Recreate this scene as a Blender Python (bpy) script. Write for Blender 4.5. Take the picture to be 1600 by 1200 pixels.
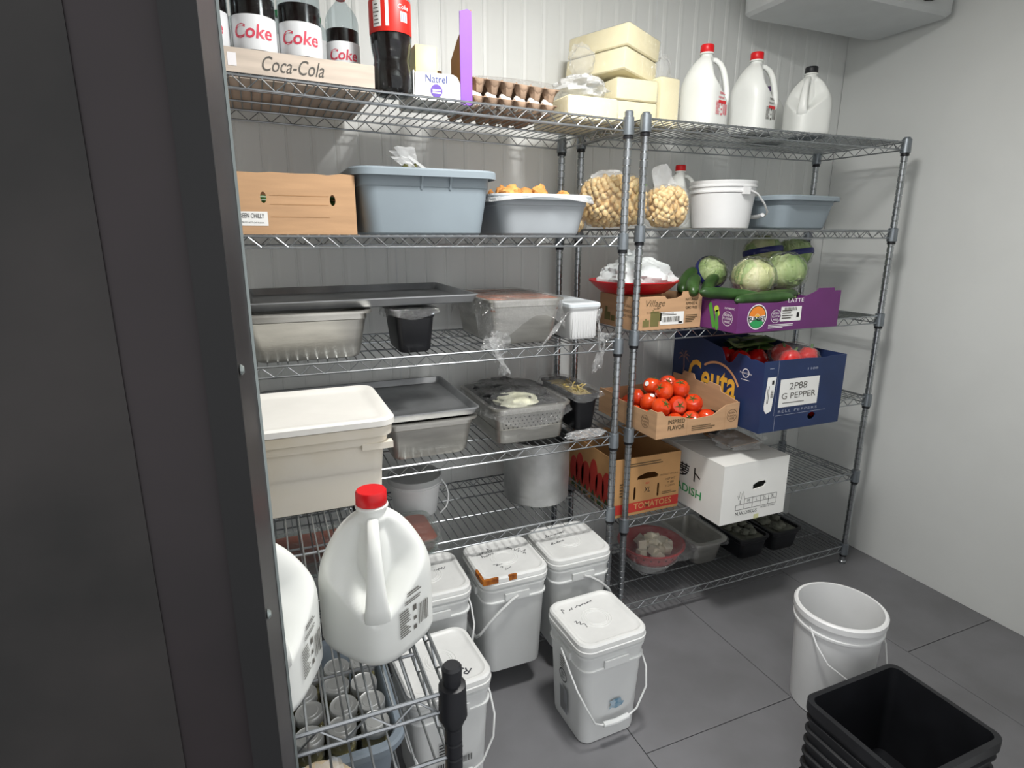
import bpy, bmesh, math, random
from mathutils import Vector, Matrix
R = math.radians
PI = math.pi
random.seed(7)
S = bpy.context.scene
COL = S.collection
for o in list(bpy.data.objects):
    bpy.data.objects.remove(o)

# ------------------------------------------------------------------ camera, world, light, exposure
CAM_H = 1.515
cam = bpy.data.cameras.new('camera')
cam.sensor_fit = 'HORIZONTAL'
cam.sensor_width = 36.0
cam.lens = 926.5 / 1600 * 36.0
cam.clip_start = 0.02
camo = bpy.data.objects.new('camera', cam)
COL.objects.link(camo)
_th, _a, _ro = R(14.13), R(22.75), R(0.17)
_f = Vector((math.sin(_a) * math.cos(_th), math.cos(_a) * math.cos(_th), -math.sin(_th)))
_r = Vector((math.cos(_a), -math.sin(_a), 0))
_u = _r.cross(_f)
_r2 = _r * math.cos(_ro) + _u * math.sin(_ro)
_u2 = _u * math.cos(_ro) - _r * math.sin(_ro)
M = Matrix((_r2, _u2, -_f)).transposed().to_4x4()
M.translation = Vector((0, 0, CAM_H))
camo.matrix_world = M
S.camera = camo

W = bpy.data.worlds.new('world')
S.world = W
W.use_nodes = True
W.node_tree.nodes['Background'].inputs[0].default_value = (0.985, 0.99, 1.0, 1)
W.node_tree.nodes['Background'].inputs[1].default_value = 1.2

LAMP = Vector((0.82, 1.04, 2.515))
ld = bpy.data.lights.new('ceiling_lamp_light', 'AREA')
ld.shape = 'DISK'
ld.size = 0.30
ld.energy = 33
ld.color = (1.0, 0.985, 0.955)
lo = bpy.data.objects.new('ceiling_lamp_light', ld)
COL.objects.link(lo)
lo.location = LAMP

S.view_settings.view_transform = 'Standard'
S.view_settings.look = 'None'
S.view_settings.gamma = 1.0
S.view_settings.use_curve_mapping = False
S.view_settings.exposure = 0.0

# ------------------------------------------------------------------ materials
def lin(h):
    h = h.lstrip('#')
    v = [int(h[i:i + 2], 16) / 255 for i in (0, 2, 4)]
    return tuple(x / 12.92 if x <= 0.04045 else ((x + 0.055) / 1.055) ** 2.4 for x in v) + (1,)

MATS = {}
def mat(name, col, rough=0.5, metal=0.0, var=0.06, scale=8.0, bump=0.0, bscale=60.0, col2=None, stretch=(1, 1, 1),
        trans=0.0, ior=1.45, sss=0.0, alpha=1.0, coat=0.0, lo=0.35, hi=0.65, emit=0.0, spec=0.5):
    if name in MATS:
        return MATS[name]
    m = bpy.data.materials.new(name)
    m.use_nodes = True
    nt = m.node_tree
    b = nt.nodes['Principled BSDF']
    c1 = lin(col)
    b.inputs['Roughness'].default_value = rough
    b.inputs['Metallic'].default_value = metal
    b.inputs['Transmission Weight'].default_value = trans
    b.inputs['IOR'].default_value = ior
    b.inputs['Alpha'].default_value = alpha
    b.inputs['Coat Weight'].default_value = coat
    b.inputs['Specular IOR Level'].default_value = spec
    if sss:
        b.inputs['Subsurface Weight'].default_value = sss
        b.inputs['Subsurface Radius'].default_value = (0.02, 0.02, 0.018)
    if emit:
        b.inputs['Emission Color'].default_value = c1
        b.inputs['Emission Strength'].default_value = emit
    tc = nt.nodes.new('ShaderNodeTexCoord')
    mp = nt.nodes.new('ShaderNodeMapping')
    mp.inputs['Scale'].default_value = stretch
    nt.links.new(tc.outputs['Object'], mp.inputs['Vector'])
    if var or col2:
        n = nt.nodes.new('ShaderNodeTexNoise')
        n.inputs['Scale'].default_value = scale
        n.inputs['Detail'].default_value = 5
        nt.links.new(mp.outputs[0], n.inputs['Vector'])
        r = nt.nodes.new('ShaderNodeValToRGB')
        r.color_ramp.elements[0].position = lo
        r.color_ramp.elements[1].position = hi
        c2 = lin(col2) if col2 else tuple(x * (1 - var * 2.2) for x in c1[:3]) + (1,)
        r.color_ramp.elements[0].color = c2
        r.color_ramp.elements[1].color = c1
        nt.links.new(n.outputs[0], r.inputs[0])
        nt.links.new(r.outputs[0], b.inputs['Base Color'])
    else:
        b.inputs['Base Color'].default_value = c1
    if bump:
        n2 = nt.nodes.new('ShaderNodeTexNoise')
        n2.inputs['Scale'].default_value = bscale
        n2.inputs['Detail'].default_value = 4
        nt.links.new(mp.outputs[0], n2.inputs['Vector'])
        bp = nt.nodes.new('ShaderNodeBump')
        bp.inputs['Strength'].default_value = bump
        bp.inputs['Distance'].default_value = 0.002
        nt.links.new(n2.outputs[0], bp.inputs['Height'])
        nt.links.new(bp.outputs[0], b.inputs['Normal'])
    MATS[name] = m
    return m

def film(name, tint='#ffffff', base=0.05, rough=0.08, haze=0.0, k=0.6):
    """thin clear plastic: see-through with Fresnel gloss and a little white haze"""
    if name in MATS:
        return MATS[name]
    m = bpy.data.materials.new(name)
    m.use_nodes = True
    nt = m.node_tree
    nt.nodes.remove(nt.nodes['Principled BSDF'])
    out = nt.nodes['Material Output']
    t = nt.nodes.new('ShaderNodeBsdfTransparent')
    t.inputs[0].default_value = lin(tint)
    g = nt.nodes.new('ShaderNodeBsdfGlossy')
    g.inputs['Roughness'].default_value = rough
    d = nt.nodes.new('ShaderNodeBsdfDiffuse')
    d.inputs[0].default_value = lin('#f2f4f5')
    fr = nt.nodes.new('ShaderNodeLayerWeight')
    fr.inputs['Blend'].default_value = 0.5
    pw = nt.nodes.new('ShaderNodeMath')
    pw.operation = 'POWER'
    pw.inputs[1].default_value = 3.0
    nt.links.new(fr.outputs['Facing'], pw.inputs[0])
    ma = nt.nodes.new('ShaderNodeMath')
    ma.operation = 'MULTIPLY_ADD'
    ma.inputs[1].default_value = k
    ma.inputs[2].default_value = base
    nt.links.new(pw.outputs[0], ma.inputs[0])
    m1 = nt.nodes.new('ShaderNodeMixShader')
    m1.inputs[0].default_value = haze
    nt.links.new(t.outputs[0], m1.inputs[1])
    nt.links.new(d.outputs[0], m1.inputs[2])
    m2 = nt.nodes.new('ShaderNodeMixShader')
    nt.links.new(ma.outputs[0], m2.inputs[0])
    nt.links.new(m1.outputs[0], m2.inputs[1])
    nt.links.new(g.outputs[0], m2.inputs[2])
    tc = nt.nodes.new('ShaderNodeTexCoord')
    n2 = nt.nodes.new('ShaderNodeTexNoise')
    n2.inputs['Scale'].default_value = 38
    n2.inputs['Distortion'].default_value = 2.0
    nt.links.new(tc.outputs['Object'], n2.inputs['Vector'])
    bp = nt.nodes.new('ShaderNodeBump')
    bp.inputs['Strength'].default_value = 1.0
    bp.inputs['Distance'].default_value = 0.03
    nt.links.new(n2.outputs[0], bp.inputs['Height'])
    nt.links.new(bp.outputs[0], g.inputs['Normal'])
    nt.links.new(m2.outputs[0], out.inputs[0])
    MATS[name] = m
    return m

chrome = mat('zinc_wire', '#a9adb0', 0.33, 0.9, 0.12, 20)
chrome_post = mat('chrome_post', '#b4b8bb', 0.24, 0.95, 0.10, 15)
collar_m = mat('collar_metal', '#8d949a', 0.35, 0.75, 0.08, 20)
blackplastic = mat('black_plastic', '#1b1c20', 0.45, 0, 0.15, 12)
steel = mat('brushed_steel', '#c9c7c0', 0.34, 0.85, 0.10, 6, 0.15, 90, stretch=(1, 1, 6))
alum = mat('aluminium', '#d2d3d2', 0.45, 0.8, 0.16, 7, 0.1, 60)
sheetm = mat('sheet_pan_metal', '#b4b6b8', 0.42, 0.75, 0.18, 5, 0.08, 40)
hdpe = mat('white_hdpe', '#eceeec', 0.42, 0, 0.03, 4, sss=0.15)
jugm = mat('milk_jug_plastic', '#e1e3df', 0.38, 0, 0.025, 5, sss=0.25)
whitepl = mat('white_plastic', '#e2e3e3', 0.42, 0, 0.04, 5)
creampl = mat('natural_plastic', '#e8e1d3', 0.42, 0, 0.05, 3, col2='#dccfb4', sss=0.2, lo=0.3, hi=0.6)
redcap = mat('red_cap', '#d4141c', 0.38, 0, 0.05)
greencap = mat('green_cap', '#0f7a45', 0.4, 0, 0.05)
purplecap = mat('purple_cap', '#4a2d63', 0.4, 0, 0.05)
card = mat('kraft_cardboard', '#c8a07a', 0.8, 0, 0.07, 5, 0.12, 120, stretch=(1, 1, 8))
card_edge = mat('cardboard_inside', '#b58a5d', 0.85, 0, 0.08, 9)
card_dark = mat('kraft_cardboard_brown', '#c39562', 0.8, 0, 0.08, 6, 0.1, 100)
whitecard = mat('white_cardboard', '#eeeeea', 0.65, 0, 0.03, 5)
purplecard = mat('purple_card', '#8b55c8', 0.55, 0, 0.04)
plumcard = mat('plum_card', '#6d3170', 0.5, 0, 0.06)
navycard = mat('navy_card', '#24365f', 0.5, 0, 0.08)
redprint = mat('red_print', '#c0392f', 0.6, 0, 0.06)
blacktext = mat('black_ink', '#1c1c1e', 0.6, 0, 0)
greytext = mat('grey_ink', '#5d5a55', 0.7, 0, 0)
brownink = mat('brown_ink', '#5b4a32', 0.7, 0, 0)
greenink = mat('green_ink', '#2f9a58', 0.6, 0, 0)
redink = mat('red_ink', '#cf2b31', 0.55, 0, 0)
pinkink = mat('pink_red_ink', '#d2465a', 0.55, 0, 0)
whiteink = mat('white_ink', '#f3f0f2', 0.6, 0, 0)
yellowink = mat('yellow_ink', '#e9b23f', 0.55, 0, 0)
orangeink = mat('orange_ink', '#e8872f', 0.55, 0, 0)
blueink = mat('blue_ink', '#2c3f8f', 0.55, 0, 0)
pencilink = mat('marker_ink', '#33343c', 0.6, 0, 0)
paper = mat('paper_label', '#f1f1ee', 0.6, 0, 0.02)
bluetub = mat('blue_grey_plastic', '#8f9ba3', 0.5, 0, 0.05, 4)
greytub = mat('pale_grey_plastic', '#a8aeb3', 0.5, 0, 0.06, 4)
cling = film('cling_film', base=0.12, rough=0.05, haze=0.06, k=0.45)
clearbag = film('clear_bag', base=0.07, rough=0.12, haze=0.10, k=.5)
softbag = film('hazy_bag', base=0.05, rough=0.3, haze=0.42)
thinwrap = film('tight_wrap', base=0.06, rough=0.14, haze=0.04, k=.4)
wad = film('film_wad', base=0.16, rough=0.06, haze=0.20, k=0.5)
glassm = film('glass_clear', '#dfe6e3', base=0.04, rough=0.03, haze=0.03, k=1.0)
petm = film('bottle_plastic', '#e8eef0', base=0.015, rough=0.08, haze=0.0, k=.35)
cola = mat('cola', '#150a08', 0.12, 0, 0.1, coat=0.4)
soda = mat('clear_soda', '#c9d3d2', 0.1, 0, 0.05, trans=0.6)
cheese = mat('pale_cheese', '#f2e8c2', 0.5, 0, 0.05, 5, 0.1, 40, sss=0.12)
butter = mat('butter', '#f1e6a6', 0.5, 0, 0.05, 5)
pulp = mat('egg_tray_pulp', '#a98f79', 0.9, 0, 0.14, 20, 0.4, 150)
eggm = mat('egg_shell', '#f2efe9', 0.5, 0, 0.02)
garlic = mat('garlic', '#ecd6a2', 0.5, 0, 0.10, 30, col2='#d3ad72', sss=0.1)
puff = mat('fried_puff', '#d9a45e', 0.8, 0, 0.2, 25, 0.6, 60, col2='#b8763a')
tomato_m = mat('tomato_skin', '#e2501f', 0.22, 0, 0.15, 9, col2='#cc3214', coat=0.3)
leafgreen = mat('leaf_green', '#6f9440', 0.5, 0, 0.3, 9, 1.0, 26, col2='#cddba0', stretch=(1, 1, .25))
cabbage = mat('cabbage', '#a9b866', 0.5, 0, 0.3, 9, 1.0, 26, col2='#e9e6bd', stretch=(1, 1, .25))
darkgreen = mat('cucumber_skin', '#27401f', 0.35, 0, 0.3, 12, 0.3, 60, col2='#3a5a2a')
zucchini = mat('zucchini_skin', '#3d5f30', 0.35, 0, 0.3, 14, 0.2, 60, col2='#27431f')
chillim = mat('green_chilli', '#4c7a33', 0.4, 0, 0.25, 20)
herbm = mat('dried_herb', '#5a5a2e', 0.8, 0, 0.4, 30, 0.5, 80, col2='#34351c')
daikon = mat('daikon', '#efe6cf', 0.5, 0, 0.08, 20, sss=0.1)
orangefood = mat('orange_curry', '#b9622a', 0.6, 0, 0.3, 14, 0.5, 40, col2='#6f5644')
brownfood = mat('brown_sauce', '#7a3b1e', 0.5, 0, 0.3, 12, 0.5, 40, col2='#5a2312')
whitefood = mat('white_noodle', '#ddddc4', 0.6, 0, 0.15, 20, 0.6, 50)
yellowfood = mat('yellow_shreds', '#dcc478', 0.6, 0, 0.2, 30, 0.6, 60)
blackbag = mat('black_bag', '#111113', 0.28, 0, 0.2, 10, 0.5, 30)
redbowl = mat('red_plastic', '#c2141f', 0.35, 0, 0.06)
whitebag = mat('white_carrier_bag', '#dfe4e4', 0.5, 0, 0.05, 8, 0.3, 25, sss=0.1)
redfoil = mat('red_pepper', '#d8201c', 0.25, 0, 0.1)
jarlid = mat('jar_lid_steel', '#c4c6c5', 0.4, 0.7, 0.1)
jarfill = mat('spice', '#b7a36a', 0.8, 0, 0.25, 20)
tanbag = mat('tan_bag', '#d9c5a6', 0.7, 0, 0.08, 8)
doordark = mat('dark_brown_steel', '#2b2527', 0.42, 0.3, 0.2, 3, 0.1, 30, col2='#1d1a1c')
gasket = mat('black_gasket', '#0d0d0f', 0.6, 0, 0.2)
edgesilver = mat('aluminium_edge', '#9fa8a6', 0.35, 0.7, 0.05)
outerwall = mat('dark_outer_panel', '#2a2726', 0.6, 0.1, 0.3, 6, 0.2, 40, col2='#191817')
wallm = mat('white_panel_paint', '#e6e8e6', 0.42, 0.0, 0.03, 2)
ceilm = mat('ceiling_paint', '#f0f0ee', 0.5, 0, 0.02)
tilem = mat('grey_floor_tile', '#78787b', 0.55, 0, 0.10, 3.5, 0.06, 80, col2='#6b6b6d')
groutm = mat('dark_grout', '#202022', 0.8, 0, 0.1)
evapm = mat('evaporator_casing', '#cfd2d3', 0.4, 0.2, 0.03)
lampm = mat('lamp_diffuser', '#fffdf6', 0.4, 0, 0, emit=6.0)
stainm = mat('orange_stain', '#b9701d', 0.6, 0, 0.3, 40, col2='#7a3d10')
blacktray = mat('black_food_tray', '#1a1b1f', 0.4, 0, 0.2, 10)
redbrownfilm = mat('wrapped_sauce', '#7a3616', 0.3, 0, 0.3, 10, 0.4, 25, col2='#5b2510')

# ------------------------------------------------------------------ mesh helpers
class MB:
    def __init__(self):
        self.v = []
        self.f = []
    def add(self, vs, fs, m=None):
        o = len(self.v)
        for p in vs:
            p = Vector(p)
            self.v.append(tuple(m @ p) if m is not None else tuple(p))
        self.f += [tuple(i + o for i in q) for q in fs]
        return self
    def box(self, x0, x1, y0, y1, z0, z1, m=None):
        return self.add([(x0, y0, z0), (x1, y0, z0), (x1, y1, z0), (x0, y1, z0), (x0, y0, z1), (x1, y0, z1), (x1, y1, z1), (x0, y1, z1)],
                        [(0, 3, 2, 1), (4, 5, 6, 7), (0, 1, 5, 4), (1, 2, 6, 5), (2, 3, 7, 6), (3, 0, 4, 7)], m)
    def tube(self, pts, r, n=6, closed=False, caps=True):
        pts = [Vector(p) for p in pts]
        k = len(pts)
        rs = r if isinstance(r, (list, tuple)) else [r] * k
        vs, fs = [], []
        prev = None
        for i, p in enumerate(pts):
            if closed:
                d = pts[(i + 1) % k] - pts[i - 1]
            else:
                d = pts[min(i + 1, k - 1)] - pts[max(i - 1, 0)]
            d.normalize()
            if prev is None:
                a = d.orthogonal().normalized()
            else:
                a = prev - d * prev.dot(d)
                a = a.normalized() if a.length > 1e-6 else d.orthogonal().normalized()
            prev = a
            b = d.cross(a)
            for j in range(n):
                t = 2 * PI * j / n
                vs.append(p + (a * math.cos(t) + b * math.sin(t)) * rs[i])
        for i in range(k if closed else k - 1):
            i2 = (i + 1) % k
            for j in range(n):
                fs.append((i * n + j, i * n + (j + 1) % n, i2 * n + (j + 1) % n, i2 * n + j))
        if not closed and caps:
            fs.append(tuple(range(n - 1, -1, -1)))
            fs.append(tuple((k - 1) * n + j for j in range(n)))
        return self.add(vs, fs)
    def lathe(self, prof, n=20, cx=0, cy=0, capb=True, capt=True, m=None):
        vs, fs = [], []
        for r, z in prof:
            for j in range(n):
                t = 2 * PI * j / n
                vs.append((cx + r * math.cos(t), cy + r * math.sin(t), z))
        for i in range(len(prof) - 1):
            for j in range(n):
                fs.append((i * n + j, i * n + (j + 1) % n, (i + 1) * n + (j + 1) % n, (i + 1) * n + j))
        if capb:
            fs.append(tuple(range(n - 1, -1, -1)))
        if capt:
            fs.append(tuple((len(prof) - 1) * n + j for j in range(n)))
        return self.add(vs, fs, m)
    def loft(self, levels, n=4, capb=True, capt=True, m=None):
        """levels: (z, half x, half y, corner radius[, cx, cy]) rounded rectangles"""
        vs, fs = [], []
        c = 4 * (n + 1)
        for L in levels:
            z, hx, hy, r = L[:4]
            cx, cy = (L[4], L[5]) if len(L) > 4 else (0, 0)
            r = min(r, hx - 1e-5, hy - 1e-5)
            for q, (sx, sy) in enumerate(((1, 1), (-1, 1), (-1, -1), (1, -1))):
                for j in range(n + 1):
                    t = PI / 2 * q + PI / 2 * j / n
                    vs.append((cx + sx * (hx - r) + r * math.cos(t), cy + sy * (hy - r) + r * math.sin(t), z))
        for i in range(len(levels) - 1):
            for j in range(c):
                fs.append((i * c + j, i * c + (j + 1) % c, (i + 1) * c + (j + 1) % c, (i + 1) * c + j))
        if capb:
            fs.append(tuple(range(c - 1, -1, -1)))
        if capt:
            fs.append(tuple((len(levels) - 1) * c + j for j in range(c)))
        return self.add(vs, fs, m)
    def grid(self, fn, nu, nv, m=None):
        vs = [fn(i / nu, j / nv) for j in range(nv + 1) for i in range(nu + 1)]
        fs = [(j * (nu + 1) + i, j * (nu + 1) + i + 1, (j + 1) * (nu + 1) + i + 1, (j + 1) * (nu + 1) + i) for j in range(nv) for i in range(nu)]
        return self.add(vs, fs, m)
    def mesh(self, name, material, smooth=True, ang=35):
        me = bpy.data.meshes.new(name)
        me.from_pydata(self.v, [], self.f)
        me.materials.append(material)
        if smooth:
            me.polygons.foreach_set('use_smooth', [True] * len(me.polygons))
            me.update()
            me.set_sharp_from_angle(angle=R(ang))
        me.update()
        return me
    def build(self, name, material, parent=None, smooth=True, ang=35, kind=None, label=None):
        o = bpy.data.objects.new(name, self.mesh(name, material, smooth, ang))
        COL.objects.link(o)
        o.parent = parent
        if kind:
            o['kind'] = kind
        if label:
            o['label'] = label
        return o

def tag(o, label, cat, group=None):
    o['label'] = label
    o['category'] = cat
    if group:
        o['group'] = group
    return o
def thing(name, label, cat, loc=(0, 0, 0), rz=0, group=None, rx=0, ry=0):
    o = bpy.data.objects.new(name, None)
    o.empty_display_size = 0.05
    COL.objects.link(o)
    o.location = loc
    o.rotation_euler = (R(rx), R(ry), R(rz))
    return tag(o, label, cat, group)
def struct(o):
    o['kind'] = 'structure'
    return o
def clone(o, parent=None, label=None, loc=None, rot=None, group=None):
    c = o.copy()
    COL.objects.link(c)
    c.parent = parent
    if label:
        c['label'] = label
    if group:
        c['group'] = group
    if loc is not None:
        c.location = loc
    if rot is not None:
        c.rotation_euler = rot
    for ch in list(o.children):
        clone(ch, c)
    return c

def frame(o, right, up):
    r = Vector(right).normalized()
    u = Vector(up)
    u = (u - r * u.dot(r)).normalized()
    n = r.cross(u)
    m = Matrix((r, u, n)).transposed().to_4x4()
    m.translation = Vector(o)
    return m

def eval_curve(cu):
    ob = bpy.data.objects.new('tmp', cu)
    COL.objects.link(ob)
    dg = bpy.context.evaluated_depsgraph_get()
    dg.update()
    me = bpy.data.meshes.new_from_object(ob.evaluated_get(dg))
    v = [tuple(p.co) for p in me.vertices]
    f = [tuple(p.vertices) for p in me.polygons]
    bpy.data.objects.remove(ob)
    bpy.data.curves.remove(cu)
    bpy.data.meshes.remove(me)
    return v, f

def text(s, size, fr, material, parent, name='lettering', width=None, shear=0.0, align='CENTER', bold=0.0, space=1.0, squash=1.0):
    """flat printed lettering on a surface; fr = frame(origin, right, up)"""
    cu = bpy.data.curves.new('tmp', 'FONT')
    cu.body = s
    cu.size = size
    cu.align_x = align
    cu.align_y = 'CENTER'
    cu.shear = shear
    cu.offset = bold
    cu.space_character = space
    cu.resolution_u = 3
    v, f = eval_curve(cu)
    if not v:
        return None
    if width:
        xs = [p[0] for p in v]
        k = width / max(1e-6, max(xs) - min(xs))
        v = [(p[0] * k, p[1], p[2]) for p in v]
    v = [(p[0], p[1] * squash, 0.0008) for p in v]
    b = MB().add(v, f, fr)
    return b.build(name, material, parent, smooth=False)

def plate(outline, holes=(), t=0.004):
    """solid sheet with holes, in local XY, thickness along Z from -t to 0"""
    cu = bpy.data.curves.new('tmp', 'CURVE')
    cu.dimensions = '2D'
    cu.fill_mode = 'BOTH'
    cu.extrude = t / 2
    for poly in [outline] + list(holes):
        sp = cu.splines.new('POLY')
        sp.points.add(len(poly) - 1)
        for p, q in zip(sp.points, poly):
            p.co = (q[0], q[1], 0, 1)
        sp.use_cyclic_u = True
    v, f = eval_curve(cu)
    return [(p[0], p[1], p[2] - t / 2) for p in v], f

def oval(cx, cy, hx, hy, n=14, p=2.0):
    out = []
    for i in range(n):
        t = 2 * PI * i / n
        c, s = math.cos(t), math.sin(t)
        out.append((cx + hx * math.copysign(abs(c) ** (2 / p), c), cy + hy * math.copysign(abs(s) ** (2 / p), s)))
    return out
def ring2d(r0, r1, fr, material, parent, name='print', n=28, a0=0, a1=360, sy=1.0, cx=0, cy=0):
    v, f = [], []
    k = n + 1
    for i in range(k):
        t = R(a0 + (a1 - a0) * i / n)
        for r in (r0, r1):
            v.append((cx + r * math.cos(t), cy + r * math.sin(t) * sy, 0.0008))
    for i in range(n):
        f.append((2 * i, 2 * i + 1, 2 * i + 3, 2 * i + 2))
    return MB().add(v, f, fr).build(name, material, parent, smooth=False)
def rects(rs, fr, material, parent, name='print', lift=0.0008):
    b = MB()
    for x0, y0, x1, y1 in rs:
        b.add([(x0, y0, lift), (x1, y0, lift), (x1, y1, lift), (x0, y1, lift)], [(0, 1, 2, 3)], fr)
    return b.build(name, material, parent, smooth=False)
def poly2d(pts, fr, material, parent, name='print', lift=0.0008):
    v, f = plate(pts, (), 0.0004)
    return MB().add([(p[0], p[1], p[2] + lift + 0.0003) for p in v], f, fr).build(name, material, parent, smooth=False)
def scribble(fr, length, h, material, parent, seed=0, w=0.0022, name='handwriting'):
    """a line of marker handwriting drawn as a thin pen stroke"""
    rnd = random.Random(seed)
    pts = []
    n = max(8, int(length / (h * 0.28)))
    for i in range(n):
        x = -length / 2 + length * i / n
        y = (h * 0.5 if i % 2 else -h * 0.35) * rnd.uniform(0.35, 1.0) + (h * 0.7 if rnd.random() < 0.15 else 0)
        pts.append((x + rnd.uniform(-.25, .25) * h * .4, y))
    b = MB()
    for (x0, y0), (x1, y1) in zip(pts, pts[1:]):
        if rnd.random() < 0.12:
            continue
        d = Vector((x1 - x0, y1 - y0))
        if d.length < 1e-5:
            continue
        nn = Vector((-d.y, d.x)).normalized() * w / 2
        b.add([(x0 + nn.x, y0 + nn.y, .0008), (x0 - nn.x, y0 - nn.y, .0008), (x1 - nn.x, y1 - nn.y, .0008), (x1 + nn.x, y1 + nn.y, .0008)], [(0, 1, 2, 3)], fr)
    return b.build(name, material, parent, smooth=False)
def barcode(fr, w, h, parent, seed=1, material=None):
    rnd = random.Random(seed)
    rs, x = [], -w / 2
    while x < w / 2:
        bw = rnd.choice((.0012, .002, .003))
        rs.append((x, -h / 2, min(x + bw, w / 2), h / 2))
        x += bw + rnd.choice((.0012, .002, .0028))
    return rects(rs, fr, material or blacktext, parent, 'barcode', 0.0012)
def textlines(fr, w, h, n, material, parent, seed=3, name='small_print'):
    rnd = random.Random(seed)
    p = h / n
    return rects([(-w / 2, h / 2 - (i + .62) * p, -w / 2 + w * rnd.uniform(.55, 1), h / 2 - (i + .18) * p) for i in range(n)], fr, material, parent, name, 0.001)

def hashn(x, y=0.0, z=0.0):
    return (math.sin(x * 12.9898 + y * 78.233 + z * 37.719) * 43758.5453) % 1.0
def wav(x, y, z, s=1.0, seed=0.0):
    x, y, z = x * s, y * s, z * s
    return (math.sin(x * 1.7 + y * 2.3 + seed) + math.sin(y * 3.1 - z * 1.3 + seed * 2.1) + math.sin(z * 2.9 + x * 1.1 + seed * .7)
            + .5 * math.sin(x * 5.3 + z * 4.1 + seed * 3) + .5 * math.sin(y * 6.1 + x * 3.7 + seed * 1.3)) / 4

# ------------------------------------------------------------------ the room
XL, XR, YB, YF, ZC = -0.66, 2.62, 2.22, 0.60, 2.60
fl = struct(MB().box(-1.8, XR + .05, -1.3, YB + .05, -0.06, -0.003).build('floor', groutm, None, False))
for i in range(-5, 3):
    x0 = 1.5275 + (i - 1) * .587
    for j in range(-2, 3):
        y0 = .60 + (j - 1) * 1.1745 + (.0 if i % 2 else .59)
        xa, xb, ya, yb = max(x0, -1.78), min(x0 + .587, XR), max(y0, -1.28), min(y0 + 1.1745, YB + .01)
        if xb - xa > .02 and yb - ya > .02:
            g_ = .0013
            cx_, cy_, ax_, ay_ = (xa + xb) / 2, (ya + yb) / 2, (xb - xa) / 2 - g_, (yb - ya) / 2 - g_
            MB().loft([(-.02, ax_, ay_, .001, cx_, cy_), (-.0008, ax_, ay_, .001, cx_, cy_), (0, ax_ - .0008, ay_ - .0008, .0008, cx_, cy_)], 1).build('tile', tilem, fl, False)
wb = struct(MB().box(XL - .1, XR + .1, YB + .012, YB + .10, 0, ZC).build('wall_back', wallm, None, False))
def ribbed_panel(x0, x1, pitch=.078):
    prof = [(x0, .012), (x0, .0)]
    x = x0 + .030
    while x < x1 - .03:
        prof += [(x - .0055, 0), (x - .0035, .0030), (x + .0005, .0030), (x + .0035, 0.0006), (x + .014, -.0012), (x + .024, 0)]
        x += pitch
    prof += [(x1, 0), (x1, .012)]
    vs, fs = [], []
    for px, py in prof:
        vs += [(px, YB + py, 0), (px, YB + py, ZC)]
    for i in range(len(prof) - 1):
        fs.append((2 * i, 2 * i + 2, 2 * i + 3, 2 * i + 1))
    return MB().add(vs, fs)
seams = [XL, -.613, .468, 1.549, XR]
for a, b in zip(seams, seams[1:]):
    ribbed_panel(a + .0025, b - .0025).build('panel', wallm, wb, False)
    if b < XR:
        MB().box(b - .0023, b + .0023, YB - .002, YB + .012, 0, ZC).build('seam_strip', mat('seam_white', '#e9ecec', .4), wb, False)
struct(MB().box(XL - .1, XL, YF, YB, 0, ZC).build('wall_left', wallm, None, False))
struct(MB().box(XR, XR + .1, YF, YB, 0, ZC).build('wall_right', wallm, None, False))
struct(MB().box(XL - .1, XR + .1, YF - .1, YB + .1, ZC, ZC + .08).build('ceiling', ceilm, None, False))
# front wall with the doorway the camera looks through
wf = struct(MB().box(-1.8, -.10, YF - .1, YF, 0, ZC).build('wall_front', outerwall, None, False))
MB().box(1.62, XR + .1, YF - .1, YF, 0, ZC).build('wall_section', wallm, wf, False)
MB().box(-.10, 1.62, YF - .1, YF, 2.22, ZC).build('header', wallm, wf, False)
def prism(pts, z0, z1):
    n = len(pts)
    vs = [(x, y, z0) for x, y in pts] + [(x, y, z1) for x, y in pts]
    fs = [tuple(range(n - 1, -1, -1)), tuple(range(n, 2 * n))] + [(i, (i + 1) % n, n + (i + 1) % n, n + i) for i in range(n)]
    return MB().add(vs, fs)
tr = struct(prism([(-.0125, .599), (-.0225, .502), (-.10, .502), (-.10, .599)], 0, 2.22).build('trim_1', doordark, None, False))
MB().box(-.0130, -.0107, .592, .6015, 0, 2.22).build('edge_strip', edgesilver, tr, False)
MB().box(-.046, -.0225, .492, .502, 0, 2.22).build('gasket', gasket, tr, False)
for z in (1.41, 1.188, .7):
    MB().lathe([(.0045, 0), (.0045, .001), (.0025, .003)], 10, m=frame((-.0215, .508, z), (0, 1, 0), (0, 0, 1))).build('bolt', edgesilver, tr)
# ceiling lamp
lt = thing('ceiling_lamp', 'round white ceiling lamp under the cooler ceiling', 'lamp', (LAMP.x, LAMP.y, ZC - .001))
MB().lathe([(.15, 0), (.15, -.02), (.13, -.03)], 28).build('lamp_base', evapm, lt)
MB().lathe([(.125, -.03), (.12, -.06), (.106, -.072), (.106, -.03)], 28, capb=False, capt=False).build('lamp_rim', evapm, lt)
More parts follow.
